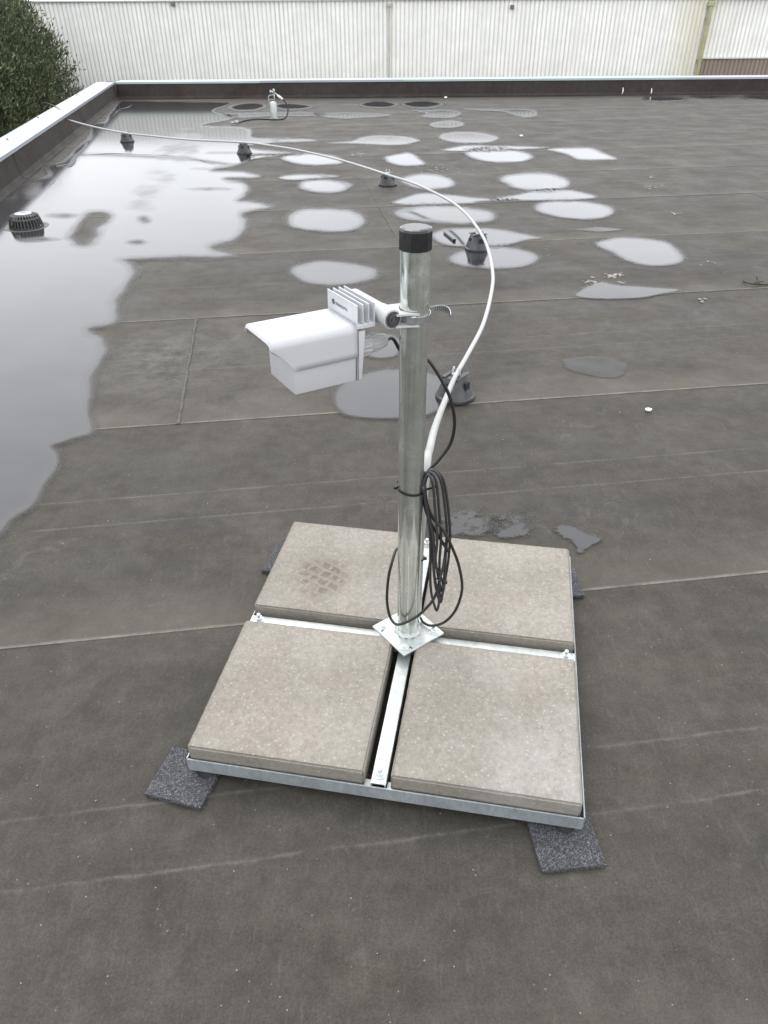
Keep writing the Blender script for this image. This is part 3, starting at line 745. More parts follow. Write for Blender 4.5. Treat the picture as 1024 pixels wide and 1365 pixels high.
# base plate turned 45 degrees, with painted slot holes and bolts
top = .1035
bm = BM(); Mp = Matrix.Rotation(R_(47), 4, 'Z'); hs = .0635
box(bm, (-hs, -hs, top-.006), (hs, hs, top), .0012, Mp); obj('base_plate', bm, M['galv'], st)
bm = BM(); box(bm, (-.0155, -.0155, .0745), (.0155, .0155, top-.0065)); obj('spacer', bm, M['galv'], st)
for i in range(4):
    a = i*math.pi/2; p = Vector((math.cos(a)*.0635, math.sin(a)*.0635, top)); bm = BM(); Mt = Matrix.Translation(p)
    lathe(bm, [(.0108, .0), (.0108, .0022)], 20, Mt); lathe(bm, [(.0075, .0022), (.0075, .0072)], 6, Mt); lathe(bm, [(.0036, .0072), (.0036, .0095)], 12, Mt)
    obj('bolt', bm, M['bolt'], st, smooth=True)
    bm = BM(); q = Vector((math.cos(a+.26)*.064, math.sin(a+.26)*.064, top+.0003)); box(bm, (-.004, -.0016, 0), (.004, .0016, .0004), 0, Matrix.Translation(q) @ Matrix.Rotation(a+.9, 4, 'Z'))
    obj('slot_hole_shade', bm, M['hole_shade'], st)  # dark sliver on the plate, painted shade of the slot
# pole with weld bead and octagonal cap
PR = .0272; PT = 1.052
bm = BM(); lathe(bm, [(PR, top-.001), (PR, PT), (PR-.003, PT), (PR-.003, top)], 64); obj('pole', bm, M['pole'], st, smooth=True)
bm = BM(); lathe(bm, [(PR+.0068, top+.0002), (PR+.006, top+.003), (PR+.003, top+.007), (PR-.0005, top+.010)], 48, cap=False)
for v in bm.verts:
    a = math.atan2(v.co.y, v.co.x); v.co *= 1+.02*math.sin(a*11)+.02*math.sin(a*23)
for v in bm.verts: v.co.z = max(v.co.z, top+.0002)
obj('weld_bead', bm, M['galv'], st, smooth='all')
bm = BM(); ca = R_(22)
lathe(bm, [(PR+.0022, PT-.026), (PR+.0026, PT-.024), (PR+.0026, PT+.006), (PR+.0014, PT+.010), (PR-.003, PT+.0115)], 12, Matrix.Rotation(ca, 4, 'Z'))
obj('pole_cap', bm, M['blackcap'], st)
for sx in (-1, 1):
    for sy in (-1, 1):
        bm = BM(); Mt = Matrix.Translation((sx*(HS-.034), (HS-.016) if sy > 0 else -(HF-.016), 0)); b0 = .0142
        lathe(bm, [(.020, b0), (.022, b0+.003), (.0165, .0285)], 24, Mt); obj('rubber_foot', bm, M['foot'], st, smooth=True)

# four ballast slabs
def slab_mesh(seed):
    bm = BM(); s = .1905; h = .0595
    bmesh.ops.create_cube(bm, size=1)
    for v in bm.verts: v.co = Vector((v.co.x*2*s, v.co.y*2*s, (v.co.z+.5)*h))
    bmesh.ops.bevel(bm, geom=list(bm.edges), offset=.004, segments=2, affect='EDGES')
    bmesh.ops.subdivide_edges(bm, edges=[e for e in bm.edges if e.calc_length() > .05], cuts=46, use_grid_fill=True)
    for v in bm.verts:
        p = v.co*1.0; n1 = mnoise.noise(p*60+Vector((seed*9, 0, 0))); n2 = mnoise.noise(p*170+Vector((seed*5, 3, 0)))
        edge = max(abs(p.x), abs(p.y)) > s-.006 and p.z > .01
        if edge: v.co += Vector((p.x, p.y, 0)).normalized()*(-abs(n1)*.0013-abs(n2)*.0009)+Vector((0, 0, -abs(n2)*.0012 if p.z > h-.008 else 0))
        elif p.z > h-.001: v.co.z += n1*.00025-.0002
    return bm
SZ = .0400
slabs = [((-1, -1), 'concrete', 'front left concrete ballast slab beside the pole plate, nearest the left rubber pad', (0.000, .001, .2)),
         ((1, -1), 'concrete_bloom', 'front right concrete ballast slab with whitish bloom along its near right corner', (-.003, .001, -.15)),
         ((1, 1), 'concrete', 'back right concrete ballast slab behind the cable coil', (-.002, -.006, .3)),
         ((-1, 1), 'concrete_foot', 'back left concrete ballast slab with a dirty shoe print on it', (.001, -.004, -.3))]
for i, ((sx, sy), mt, lab, (ox, oy, rr)) in enumerate(slabs):
    c = .0285+.1905
    loc = Matrix.Rotation(YAW, 4, 'Z') @ Vector((sx*c+ox, sy*c+oy, 0)) + Vector((PX, PY, SZ))
    o = obj('concrete_slab', slab_mesh(i), M[mt], smooth=True); o.location = loc; o.rotation_euler = (0, 0, YAW+R_(rr))
    if sy < 0: o.scale = (1, 1.03, 1); o.location += Matrix.Rotation(YAW, 4, 'Z') @ Vector((-.002 if sx < 0 else 0, -.006, 0))
    tag(o, lab, 'concrete slab', 'ballast slabs in the stand')

# rubber pads under the feet
def pad(cx, cy, rz, lab, w_=.064, l_=.064):
    bm = BM(); box(bm, (-w_, -l_, .0045), (w_, l_, .0140), 0)
    bmesh.ops.subdivide_edges(bm, edges=list(bm.edges), cuts=14, use_grid_fill=True)
    for v in bm.verts:
        n = mnoise.noise(v.co*230); v.co += Vector((v.co.x, v.co.y, 0)).normalized()*n*.0013 + Vector((0, 0, n*.0004 if v.co.z > .013 else 0))
    o = obj('rubber_pad', bm, M['rubber']); o.location = (cx, cy, 0); o.rotation_euler = (0, 0, rz); tag(o, lab, 'rubber pad', 'rubber pads under the stand feet')
def pad_from(p1, p2, side, lab, depth=.128):
    """p1-p2 the surveyed outer edge, side the inward direction sign"""
    p1, p2 = Vector(p1), Vector(p2); d = (p2-p1); L = d.length; d.normalize(); n = Vector((-d.y, d.x))*side
    c = (p1+p2)/2+n*depth/2; pad(c.x, c.y, math.atan2(d.y, d.x), lab, L/2, depth/2)
pad_from((-.510, .919), (-.385, .884), 1, 'square granulated rubber pad under the front left corner of the stand', .124)
pad_from((.299, .746), (.426, .758), 1, 'square granulated rubber pad under the front right corner of the stand', .150)
pad_from((.563, 1.537), (.561, 1.662), 1, 'granulated rubber pad peeking out under the back right corner of the stand', .128)
gl = G(359, 737, .01)
pad_from((gl.x-.012, gl.y-.085), (gl.x+.018, gl.y+.04), -1, 'granulated rubber pad barely showing under the back left corner of the stand', .128)

# ------------------------------------------------------------------ the white sensor on the pole
DA = R_(31.2); A = Vector((math.cos(DA), math.sin(DA), 0)); B = Vector((-math.sin(DA), math.cos(DA), 0)); Z = Vector((0, 0, 1))
SO = Vector((-.158, 1.193, .802))
sen = empty('camera_sensor', SO); sen.rotation_euler = (R_(0), R_(1.0), DA)
tag(sen, 'white hooded camera sensor with cooling fins clamped near the top of the pole', 'sensor')
L, W = .127, .111
bm = BM()   # body tapering slightly
vs = box(bm, (0, 0, 0), (L, W, .100), .0022, seg=2)
for v in vs:
    f = 1-v.co.z/.1; v.co.y += (W/2-v.co.y)*.03*f; v.co.x += (-v.co.x+L/2)*.01*f
obj('sensor_body', bm, M['white'], sen, smooth=True)
# hood: cross section swept along the body, front edge raked
def hood():
    bm = BM(); V_ = .0395; ht = .108; lo = .047; r = .015; pts = []
    def section():
        s = [(-.0022, lo)]
        s += [(-.0022, lo+(ht-r-lo)*i/4) for i in range(1, 5)]
        for i in range(1, 9):
            a = math.pi/2*i/8; s.append((-.0022+r-r*math.cos(a), ht-r+r*math.sin(a)))
        s += [(-.0022+r+(W+.0044-2*r)*i/6, ht) for i in range(1, 7)]
        for i in range(1, 9):
            a = math.pi/2*i/8; s.append((W+.0022-r+r*math.sin(a), ht-r+r*math.cos(a)))
        s += [(W+.0022, ht-r-(ht-r-lo)*i/4) for i in range(1, 5)]
        return s
    sec = section(); N_ = 14; rows = []
    for j in range(N_+1):
        row = []
        for (y, z) in sec:
            f = (z-lo)/(ht-lo)
            fs = f*f*(3-2*f) if f < .5 else f
            a0 = -V_*max(0, min(1, (f-.02)/.80))**1.15
            x = a0 + (L+.0005-a0)*j/N_
            row.append(bm.verts.new((x, y, z)))
        rows.append(row)
    for a, b in zip(rows, rows[1:]):
        for i in range(len(sec)-1): bm.faces.new((a[i], a[i+1], b[i+1], b[i]))
    # down-turned lip at the mouth
    row = rows[0]; lip = []; lip2 = []
    for v in row:
        z = v.co.z; f = max(0, (z-(ht-.030))/.030)
        lip.append(bm.verts.new((v.co.x-.003*f, v.co.y+(W/2-v.co.y)*.02*f, z-.005*f)))
        lip2.append(bm.verts.new((v.co.x+.001*f, v.co.y+(W/2-v.co.y)*.06*f, z-.0135*f-.0001)))
    for a, b in ((row, lip), (lip, lip2)):
        for i in range(len(row)-1):
            try: bm.faces.new((a[i], a[i+1], b[i+1], b[i]))
            except Exception: pass
    o = obj('hood', bm, M['white'], sen, smooth=True)
    md = o.modifiers.new('thick', 'SOLIDIFY'); md.thickness = .0016; md.offset = 0
hood()
bm = BM(); box(bm, (L+.0006, .001, -.001), (L+.0042, W-.001, .098), .0008); obj('gasket', bm, M['gasket'], sen)
bm = BM(); vs = box(bm, (L+.0046, .000, .000), (L+.020, W, .094), .002, seg=2)
for v in vs:
    if v.co.x > L+.012: v.co.x -= .0085*(1-v.co.z/.094)
obj('rear_panel', bm, M['white2'], sen, smooth=True)
bm = BM(); box(bm, (L+.0010, .0, .0985), (L+.040, W, .1065), .0008); obj('fin_base', bm, M['fin'], sen)
for i in range(4):
    bm = BM(); a = L+.0015+i*.0118; box(bm, (a, -.001, .1068), (a+.0018, W+.001, .143), .0005); obj('cooling_fin', bm, M['fin'], sen)
# logo and lettering on the first fin
def text(body, size, parent, Mx, mat, name='lettering'):
    cu = bpy.data.curves.new(name, 'FONT'); cu.body = body; cu.size = size; cu.extrude = .0001; cu.space_character = 1.05
    to = bpy.data.objects.new('tmp', cu); COL.objects.link(to); dg = bpy.context.evaluated_depsgraph_get(); dg.update()
    me = bpy.data.meshes.new_from_object(to.evaluated_get(dg)); bpy.data.objects.remove(to)
    me.transform(Mx); me.materials.clear(); me.materials.append(mat); o = bpy.data.objects.new(name, me); COL.objects.link(o); o.parent = parent; return o
Mf = frame(Vector((L+.0012, .080, .1218)), Vector((0, -1, 0)), Vector((0, 0, 1)), Vector((-1, 0, 0)))
text('miestoric', .0115, sen, Mf, M['print'])
bm = BM(); Ml = frame(Vector((L+.0012, .0885, .1255)), Vector((0, -1, 0)), Vector((0, 0, 1)), Vector((-1, 0, 0)))
n = 24
for k in range(n):
    a, b = 2*math.pi*k/n, 2*math.pi*(k+1)/n
    q = [Ml @ Vector((r*math.cos(t), r*math.sin(t), .0002)) for r, t in ((.0031, a), (.0052, a), (.0052, b), (.0031, b))]
    bm.faces.new([bm.verts.new(p) for p in q])
box(bm, (-.0006, -.004, .0001), (.0016, .004, .0003), 0, Ml @ Matrix.Rotation(.5, 4, 'Z'))
obj('logo', bm, M['print'], sen)
# mounting tube parallel to the fins, joint and screw
ta, tn = L+.063, .114
bm = BM(); Mt = alongZ((ta, .022, tn), (0, 1, 0))
lathe(bm, [(.0162, 0), (.0168, .002), (.0168, .098), (.0150, .1025), (.010, .105)], 40, Mt); obj('mounting_tube', bm, M['white2'], sen, smooth=True)
bm = BM(); Mt = alongZ((ta, -.022, tn), (0, 1, 0))
lathe(bm, [(.0155, 0), (.0182, .0015), (.0182, .040), (.0172, .0425)], 40, Mt); obj('swivel_joint', bm, M['white2'], sen, smooth=True)
bm = BM(); box(bm, (L+.038, .03, .103), (ta-.010, .085, .116), .002); obj('tube_saddle', bm, M['white2'], sen)
bm = BM(); Mt = alongZ((ta, -.0225, tn), (0, -1, 0))
lathe(bm, [(.0150, -.001), (.0150, .0015), (.0125, .0016), (.0125, .0003), (.0098, .0003), (.0098, .003), (.0070, .0032), (.0068, .0012), (.0040, .0012), (.0035, .003)], 32, Mt)
obj('swivel_screw', bm, M['screw'], sen, smooth=True)
# V shaped jaw reaching round the pole, upper and lower wings
polec = Matrix.Rotation(-DA, 4, 'Z') @ (Vector((PX, PY, 0))-Vector((SO.x, SO.y, 0)))
for z0 in (tn+.005, tn-.0165):
    bm = BM()
    q = [(ta+.006, -.026), (ta+.020, -.030), (polec.x-.012, polec.y-.0335), (polec.x-.026, polec.y-.0165), (polec.x-.0335, polec.y), (polec.x-.026, polec.y+.0165), (polec.x-.012, polec.y+.0335), (ta+.020, .030), (ta+.006, .026)]
    a = [bm.verts.new((x, y, z0)) for x, y in q]; b = [bm.verts.new((x, y, z0+.0035)) for x, y in q]
    bm.faces.new(a); bm.faces.new(b)
    for i in range(len(q)): bm.faces.new((a[i], a[(i+1) % len(q)], b[(i+1) % len(q)], b[i]))
    obj('clamp_jaw', bm, M['white2'], sen)
bm = BM(); box(bm, (ta+.010, -.012, tn-.013), (polec.x-.036, .024, tn+.005), .002); obj('clamp_web', bm, M['white2'], sen)
# worm drive band with a loose tail
band = BM(); hb = .0062
def strip(pts, up=hb, th=.0006):
    pts = [Vector(p) for p in pts]; r = []
    for i, p in enumerate(pts):
        t = (pts[min(i+1, len(pts)-1)]-pts[max(i-1, 0)]).normalized(); n = t.cross(Z).normalized()*th
        u = Z*up
        r.append([band.verts.new(p+n+u), band.verts.new(p-n+u), band.verts.new(p-n-u), band.verts.new(p+n-u)])
    for a, b in zip(r, r[1:]):
        for i in range(4): band.faces.new((a[i], a[(i+1) % 4], b[(i+1) % 4], b[i]))
    band.faces.new(r[0]); band.faces.new(r[-1])
bz = tn-.004
strip([(polec.x+.0284*math.cos(t), polec.y+.0284*math.sin(t), bz+.003*math.sin(t)) for t in [R_(-152+5*k) for k in range(62)]])
t0 = R_(-6); tail = []
for k in range(14):
    f = k/13; tail.append((polec.x+.0300*math.cos(t0)+.012*f, polec.y+.0300*math.sin(t0)+.0-.004*f, bz))
base = Matrix.Rotation(-DA, 4, 'Z')
tl = []
for k in range(15):
    f = k/14; wv = Vector((.0275+.037*math.sin(f*1.75), .020-.052*f*f+.010*f, 0)); wl = base @ wv
    tl.append((polec.x+wl.x, polec.y+wl.y, bz+.006*math.sin(f*3)))
strip(tl)
obj('hose_clamp', band, M['steel'], sen, smooth=True)
bm = BM()
for k in range(3, 14):      # the stamped slots of the tail
    p, q = Vector(tl[k-1]), Vector(tl[k]); c = (p+q)/2; t = (q-p).normalized(); nrm = t.cross(Z).normalized()
    for sg in (1, -1):
        box(bm, (-.0007, -.0035, -.0001), (.0007, .0035, .0001), 0, frame(c+nrm*.0008*sg, t, Z, nrm))
obj('clamp_slots', bm, M['print'], sen)
bm = BM(); hp = Vector((polec.x-.0314*math.cos(R_(40)), polec.y-.0314*math.sin(R_(40))-.003, bz)); box(bm, (-.009, -.004, -.0075), (.009, .004, .0075), .0012, Matrix.Translation(hp) @ Matrix.Rotation(R_(-50), 4, 'Z')); obj('clamp_screw_housing', bm, M['steel'], sen)
# ribbed cable gland
gy, gz = .030, .055
bm = BM(); Mt = alongZ((L+.018, gy, gz), (1, 0, 0))
n = 72; prof = [(.0225, 0, 0), (.0232, .002, 1), (.0232, .021, 1), (.0215, .023, 0), (.0180, .024, 0), (.0185, .028, 1), (.0182, .036, 1), (.0168, .044, 1), (.0138, .056, 1), (.0118, .061, 0), (.0085, .064, 0), (.0060, .065, 0)]
rg_ = []
for (rr, zz_, k_) in prof:
    ring_ = []
    for i in range(n):
        a = 2*math.pi*i/n; rm = rr*(1-(.085 if (i % 6) < 2 else 0)*k_)
        ring_.append(bm.verts.new(Mt @ Vector((rm*math.cos(a), rm*math.sin(a), zz_))))
    rg_.append(ring_)
for a, b in zip(rg_, rg_[1:]):
    for i in range(n): bm.faces.new((a[i], a[(i+1) % n], b[(i+1) % n], b[i]))
bm.faces.new(rg_[0]); bm.faces.new(rg_[-1])
obj('cable_gland', bm, M['gland'], sen)
SM = Matrix.Translation(SO) @ Matrix.Rotation(DA, 4, 'Z') @ Matrix.Rotation(R_(1.0), 4, 'Y')
gland_tip = SM @ Vector((L+.084, gy, gz))

# ------------------------------------------------------------------ black cable: from the gland, round the pole, coil and drip loops
cb = empty('sensor_cable', (PX+.05, PY, .3)); tag(cb, 'thin black cable looped and coiled beside the pole under the sensor', 'cable')
CBI = Matrix.Translation((-PX-.05, -PY, -.3))
def cab(pts, name='cable_run', r=.0034, mat='cable', k=9):
    bm = BM(); tube(bm, [CBI @ p for p in catmull(pts, k)], r, 10); return obj(name, bm, M[mat], cb, smooth='all')
fr = PY-.01
top_run = [gland_tip, gland_tip+Vector((.012, .012, -.004)), Vector((PX-.018, PY+.036, .815)), Vector((PX+.022, PY+.035, .80)),
           AY(571, 480, PY+.022), AY(585, 500, PY+.02), AY(600, 530, PY+.02), AY(606, 562, PY+.02), AY(601, 590, PY+.02), AY(586, 612, PY+.02), AY(572, 627, PY+.018), AY(565, 640, PY+.012), AY(564, 662, PY+.008),
           AY(571, 690, PY), AY(585, 715, PY-.005), AY(598, 735, PY-.01)]
cab(top_run, 'cable_run', .0036)
# big right loop down to the conduit mouth
cab([AY(566, 634, PY+.014), AY(568, 665, PY+.0), AY(577, 690, PY-.01), AY(590, 705, PY-.015), AY(602, 728, PY-.02), AY(612, 755, PY-.02), AY(616, 785, PY-.02), AY(608, 812, PY-.018), AY(593, 829, PY-.01), AY(576, 834, PY-.002), AY(565, 830, PY+.014), AY(561, 824, PY+.030)], 'drip_loop', .0034)
# big left loop passing in front of the pole
fy = PY-.036
cab([AY(586, 772, PY-.03), AY(583, 787, PY-.035), AY(575, 803, fy-.004), AY(558, 820, fy-.006), AY(540, 830, fy-.004), AY(528, 832, fy+.002), AY(520, 822, PY-.02), AY(516, 800, PY-.015), AY(518, 770, PY-.005), AY(524, 745, PY+.008), AY(529, 732, PY+.03), AY(538, 728, PY+.040)], 'drip_loop', .0034)
cab([AY(586, 772, PY-.03), AY(591, 755, PY-.02), AY(594, 735, PY-.01), AY(596, 712, PY-.01)], 'cable_run', .0034)
# the coil: five narrow loops hung at the tie and gathered by a second tie
def loop(px0, top_, xr, bot, lw, Y, mat='cable_grey'):
    """narrow hanging oval: left leg down, bottom, right leg up"""
    p = [(px0, top_+14), (px0+3, top_+4), (px0+(xr-px0)*.45, top_-1), (px0+(xr-px0)*.78, top_+12), (xr-1, top_+45), (xr+2, top_+85), (xr, top_+118),
         (bot[0]+3, bot[1]-18), (bot[0], bot[1]), (bot[0]-3.5, bot[1]-5), (bot[0]-9, bot[1]-32), (px0+4+lw, top_+85), (px0+1+lw*.5, top_+48), (px0, top_+14)]
    cab([AY(a, b, Y+.003*math.sin(i*1.3)) for i, (a, b) in enumerate(p)], 'coil_turn', .0031, mat, 6)
loop(565, 628, 594, (588, 802), 6, PY-.002); loop(566.5, 631, 586, (583, 813), 3, PY-.010); loop(564, 634, 581, (588, 797), 10, PY-.018); loop(565, 627, 598, (591, 788), 8, PY+.006)
# ties
def tie(pts, lab, head, r=.0016, w=.0024):
    bm = BM(); P_ = catmull(pts, 6); rr = []
    for i, p in enumerate(P_):
        t = (P_[min(i+1, len(P_)-1)]-P_[max(i-1, 0)]).normalized(); n = t.cross(Z).normalized()*.0008; u = Z*w
        rr.append([bm.verts.new(p+n+u), bm.verts.new(p-n+u), bm.verts.new(p-n-u), bm.verts.new(p+n-u)])
    for a, b in zip(rr, rr[1:]):
        for i in range(4): bm.faces.new((a[i], a[(i+1) % 4], b[(i+1) % 4], b[i]))
    box(bm, (-.0045, -.003, -.0035), (.0045, .003, .0035), .0008, Matrix.Translation(head[0]) @ Matrix.Rotation(head[1], 4, 'Z'))
    o = obj('cable_tie', bm, M['tie']); tag(o, lab, 'cable tie', 'black cable ties')
zz = AY(545, 660, PY-PR).z
ring = [Vector((PX+(PR+.0015)*math.cos(t), PY+(PR+.0015)*math.sin(t), zz+.010*(-math.cos(t))*.35)) for t in [R_(185+k*12) for k in range(15)]]
ring += [Vector((PX+.058, PY+.016, zz-.002)), Vector((PX+.052, PY+.052, zz)), Vector((PX+.018, PY+.060, zz+.003)), Vector((PX-.012, PY+.036, zz+.006)), Vector((PX-.028, PY+.016, zz+.006))]
tie(ring, 'black cable tie strapped round the pole at the top of the coil', (Vector((PX-PR-.005, PY-.006, zz+.006)), .9), w=.0028)
cc = AY(586, 776, PY-.016)
tie([cc+Vector((.011*math.cos(t), .014*math.sin(t), -.001*math.cos(t))) for t in [R_(20*k) for k in range(19)]], 'small black cable tie gathering the lower end of the coil', (cc+Vector((.013, -.006, .004)), .3), w=.0016)
zt2 = AY(562, 743, PY+.03).z
CX, CY = PX+.0245, PY+.0290
tie([Vector((CX+.0125*math.cos(t), CY+.0125*math.sin(t), zt2)) for t in [R_(20*k) for k in range(19)]], 'small black cable tie round the grey conduit behind the pole', (Vector((CX+.013, CY-.003, zt2)), .0), w=.0018)

# ------------------------------------------------------------------ grey conduit and its support blocks
CR = .0098
zc = .128
path = [Vector((CX, CY, .122)), Vector((CX, CY, .20)), Vector((CX, CY, .28)), Vector((CX+.001, CY+.002, .34)), AY(568.5, 622, PY+.085), AY(573, 598, PY+.20), AY(580, 570, PY+.42), AY(591, 540, PY+.82),
        G(607, 502, zc), G(625, 470, zc), G(645, 430, zc), G(656, 385, zc), G(656.5, 360, zc-.005), G(650, 330, zc), G(641, 311, zc), G(624, 288, zc-.01), G(600, 268, zc-.015), G(558, 247, zc-.005), G(520, 234, zc), G(460, 215, zc-.02), G(400, 200.5, zc-.03), G(360, 194, zc-.01),
        G(326, 190, zc), G(250, 186, zc-.02), G(200, 181, zc-.01), G(168, 177.5, zc), G(125, 169, .16), G(93, 160.5, .20)]
cd = empty('conduit', path[8]*1.0); tag(cd, 'pale grey plastic conduit curving across the roof from pole to left parapet', 'conduit')
off = path[8]
bm = BM(); tube(bm, [p-off for p in catmull(path, 7)], CR, 14, cap=False)
bm2 = obj('conduit_pipe', bm, M['conduit'], cd, smooth='all'); sm = bm2.modifiers.new('wall', 'SOLIDIFY'); sm.thickness = .0015; sm.offset = -1
end = path[-1]
bm = BM(); tube(bm, [p-off for p in catmull([end+Vector((.02, -.01, -.002)), end+Vector((-.03, .02, .01)), G(84, 150, .245), G(78, 144, .285), G(73, 141.5, .277), G(66, 138.5, .275), G(58, 137, .24), G(57, 140, .1)], 6)], .005, 8)
obj('inner_cable', bm, M['screw'], cd, smooth='all')
def block(rz):
    root = empty('support_block')
    bm = BM(); n = 40; prof = [(.083, .0045), (.0845, .009), (.083, .018), (.079, .022), (.052, .098), (.046, .103)]
    lathe(bm, prof, n)
    for v in bm.verts:    # recessed side bays with ribs between them
        a = math.atan2(v.co.y, v.co.x); k = math.cos(4*a)
        if .02 < v.co.z < .1 and k > -.2: v.co.x *= .93; v.co.y *= .93
        if v.co.z > .09: v.co.x *= 1.05; v.co.y *= .86
    obj('block_body', bm, M['block'], root, smooth=True)
    bm = BM()
    for sg in (-1, 1): box(bm, (-.052, sg*.030-.010, .1035), (.052, sg*.030+.010, .109), .003)
    obj('block_ridge', bm, M['block'], root)
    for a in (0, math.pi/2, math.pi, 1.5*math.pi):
        bm = BM(); box(bm, (.0555, -.016, .045), (.0600, .016, .085), .001, Matrix.Rotation(a, 4, 'Z')); obj('side_recess_shade', bm, M['hole_shade'], root)  # dark panels that paint the shade of the side recesses
    bm = BM(); box(bm, (-.012, -.0165, .1035), (.012, .0165, .111), .002)
    for sg in (-1, 1):
        tube(bm, [(0, sg*.0155, .108), (0, sg*.0165, .122), (0, sg*.0125, .137)], .0042, 6)
    obj('pipe_clip', bm, M['clip'], root)
    return root
b0 = block(0)
spots = [((606.5, 530), .9, 'dusty black conduit support block behind the pole, nearest the stand'), ((636, 333), .35, 'black conduit support block in the pale puddle right of the pole cap'),
         ((517, 247.5), 1.25, 'small black conduit support block in the middle of the roof, on dry membrane'), ((326, 205), 1.45, 'black conduit support block at the right edge of the large puddle'),
         ((170, 189.5), 1.5, 'black conduit support block standing in water nearest the left parapet')]
for i, (p, rz, lab) in enumerate(spots):
    o = b0 if i == 0 else copy_tree(b0)
    o.location = G(*p); o.rotation_euler = (0, 0, rz); tag(o, lab, 'support block', 'conduit support blocks')

# ------------------------------------------------------------------ roof drain strainer
dp = G(36, 303); dr = empty('roof_drain', dp); dr.scale = (.93, .93, .74); tag(dr, 'domed grey slotted strainer on the roof drain at the left edge', 'roof drain')
bm = BM(); lathe(bm, [(.175, .0045), (.168, .010), (.14, .008), (.118, .006)], 40); obj('drain_flange', bm, M['drain'], dr, smooth=True)
bm = BM(); lathe(bm, [(.103, .0055), (.092, .07), (.055, .098)], 24); obj('strainer_inner_shade', bm, M['hole_shade'], dr)  # dark dome added for the shade seen between the strainer ribs
bm = BM(); n = 30
for k in range(n):
    a = 2*math.pi*k/n; pr = [(.128, .008), (.112, .095), (.103, .118), (.060, .134)]
    tube(bm, [(r*math.cos(a), r*math.sin(a), z) for r, z in pr], .0052, 6)
obj('strainer_ribs', bm, M['drain'], dr)
bm = BM(); lathe(bm, [(.133, .006), (.133, .020), (.126, .020), (.126, .006)], 40); lathe(bm, [(.114, .082), (.1165, .092), (.112, .102), (.106, .098)], 40, cap=False)
obj('strainer_ring', bm, M['drain'], dr, smooth=True)
bm = BM(); lathe(bm, [(.066, .130), (.066, .138), (.05, .142), (.024, .143), (.022, .137)], 32); obj('strainer_top', bm, M['coping'], dr, smooth=True)

# ------------------------------------------------------------------ distant pipe stub with hose
sp = G(366, 159); vp = empty('vent_canister', sp); tag(vp, 'small upright galvanised cylinder with hooked handle and hose near the far parapet', 'canister')
bm = BM(); lathe(bm, [(.112, .004), (.112, .02), (.098, .024), (.098, .40), (.085, .435), (.045, .45), (.03, .452)], 28); obj('cylinder', bm, M['galv'], vp, smooth=True)
bm = BM(); tube(bm, catmull([(-.10, 0, .36), (-.118, 0, .50), (-.112, 0, .57), (-.07, 0, .605), (0.02, 0, .61), (.05, 0, .59)], 5), .013, 8); tube(bm, [(-.11, 0, .50), (.03, 0, .50)], .008, 6); obj('handle', bm, M['coping'], vp, smooth='all')
bm = BM(); tube(bm, [(.045, 0, .45), (.045, 0, .64)], .014, 8); tube(bm, [(-.06, 0, .70), (.06, 0, .66), (.14, 0, .61)], .018, 8); tube(bm, [(0.04, 0, .66), (.045, 0, .76)], .028, 8); tube(bm, [(-.055, 0, .66), (-.04, 0, .73)], .024, 8); obj('valve', bm, M['galv'], vp, smooth='all')
bm = BM(); tube(bm, [(.13, 0, .61), (.20, 0, .56), (.28, 0, .50)], [.022, .032, .030], 10); obj('lever_grip', bm, M['peb'], vp, smooth='all')
vp.scale = (.5, .5, .5)
def lo_(a, b, z): return (G(a, b, z)-sp)/.5
bm = BM(); h0 = Vector((.28, 0, .50)); tube(bm, catmull([h0, Vector((.36, -.02, .42)), Vector((.42, -.05, .26)), Vector((.36, -.10, .08)), Vector((.24, -.16, .02)), Vector((.0, -.2, .017)), lo_(343, 158.5, .014), lo_(325, 161, .014), lo_(318, 163, .016)], 7), .020, 8); obj('hose', bm, M['cable'], vp, smooth='all')
bm = BM(); a = lo_(318, 163, .03); tube(bm, [a, a+Vector((-.09, -.03, .01))], .040, 10); tube(bm, [a+Vector((-.09, -.03, .0)), a+Vector((-.18, -.10, -.004))], .02, 8); tube(bm, [a+Vector((-.10, -.02, .0)), a+Vector((-.20, .02, .0))], .014, 8); obj('hose_fitting', bm, M['coping'], vp, smooth='all')

# ------------------------------------------------------------------ small loose things
def pebble(a, b, r, lab, nm='pebble', mat='peb', cat='pebble'):
    p = G(a, b, .004); bm = BM(); bmesh.ops.create_icosphere(bm, subdivisions=2, radius=1)
    for v in bm.verts: v.co = Vector((v.co.x*r, v.co.y*r*.8, v.co.z*r*.5+r*.4))*(1+.3*mnoise.noise(v.co*1.7+Vector((a, b, 0))))
    o = obj(nm, bm, M[mat], smooth='all'); o.location = p; tag(o, lab, cat)
pebble(864, 547.5, .014, 'single white pebble on the dry membrane right of the pole')
pebble(594, 131, .028, 'small white scrap lying by the far parapet behind the puddles', 'scrap', cat='scrap')
pebble(695, 182, .022, 'pale feather-like scrap beyond the upper right puddles', 'scrap', cat='scrap')
bm = BM(); box(bm, (-.16, -.011, .006), (.16, .011, .022), .003); o = obj('plastic_strip', bm, M['blackcap']); a_, b_ = G(593, 312), G(606, 323)
o.location = (a_+b_)/2; o.rotation_euler = (0, 0, math.atan2((b_-a_).y, (b_-a_).x)); o.scale = ((b_-a_).length/.32, 1, 1); tag(o, 'short black strip lying in the puddle beside the pole cap', 'strip')
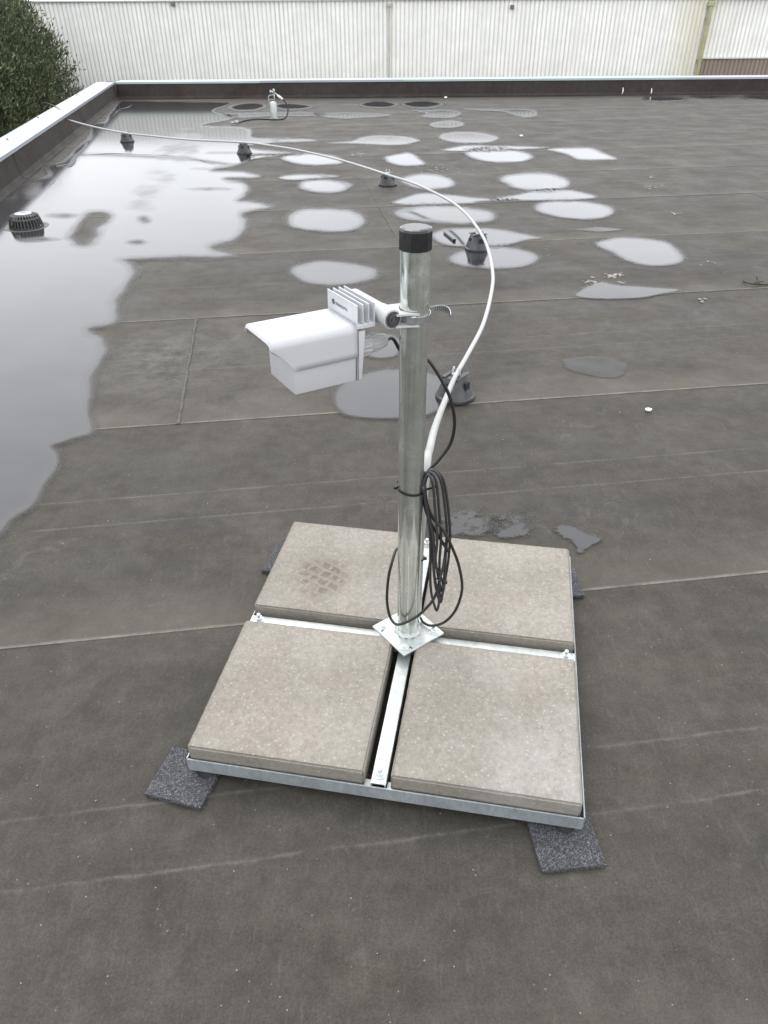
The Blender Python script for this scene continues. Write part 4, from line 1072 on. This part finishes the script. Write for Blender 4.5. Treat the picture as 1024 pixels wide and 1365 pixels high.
bm = BM(); q = [G(991, 374.5, .01), G(1000, 378, .02), G(1012, 379, .012), G(1032, 379.5, .012)]; tube(bm, catmull(q, 5), [.005]*15+[.004], 6)
tube(bm, [G(1013, 379, .014), G(1009, 371, .02), G(1008, 369, .05)], [.004, .003, .002], 5); tube(bm, [G(1001, 378, .018), G(1018, 375, .03)], .003, 5)
o = obj('twig', bm, M['twig']); tag(o, 'thin dark forked twig at the right edge of the roof', 'twig')
# crusts of dried dirt flakes on the membrane
V = []; Fc = []; rg = random.Random(11)
def flake(p, s):
    i0 = len(V); n = rg.randint(4, 6); a0 = rg.uniform(0, 6.28)
    V.append((p.x, p.y, p.z+.0012))
    for k in range(n):
        a = a0+6.283*k/n; r = s*rg.uniform(.5, 1.2); V.append((p.x+r*math.cos(a), p.y+r*math.sin(a), p.z))
    for k in range(n): Fc.append((i0, i0+1+k, i0+1+(k+1) % n))
for (cx, cy, rx, ry, n, s) in ((790, 375, 10, 3, 22, .012), (818, 368, 14, 4, 34, .013), (828, 376, 5, 2, 10, .010), (479, 206, 14, 3, 18, .02), (586, 226, 30, 6, 30, .016), (866, 249, 14, 4, 14, .016),
                               (869, 237, 8, 3, 8, .016), (901, 285, 8, 2, 7, .016), (935, 400, 8, 4, 6, .01), (945, 350, 12, 5, 8, .009), (660, 235, 40, 20, 16, .008), (730, 335, 10, 6, 6, .009), (620, 158, 20, 3, 6, .02), (700, 165, 40, 8, 12, .014), (520, 130, 60, 2, 10, .02), (365, 200, 18, 2, 8, .016)):
    for i in range(n): flake(G(cx+rg.gauss(0, rx*.5), cy+rg.gauss(0, ry*.5), .0055), s*rg.uniform(.4, 1.3))
for i in range(260):
    p = Vector((rg.uniform(-1.2, 2.6), rg.uniform(.5, 6), .0046)); flake(p, rg.uniform(.0006, .0018)*(1+p.y*.25))
me = bpy.data.meshes.new('dirt_flakes'); me.from_pydata(V, [], Fc); me.materials.append(M['deposit']); o = bpy.data.objects.new('dirt_flakes', me); COL.objects.link(o)
tag(o, 'pale dry dirt flakes and grit scattered over the membrane', 'dirt', kind='stuff')
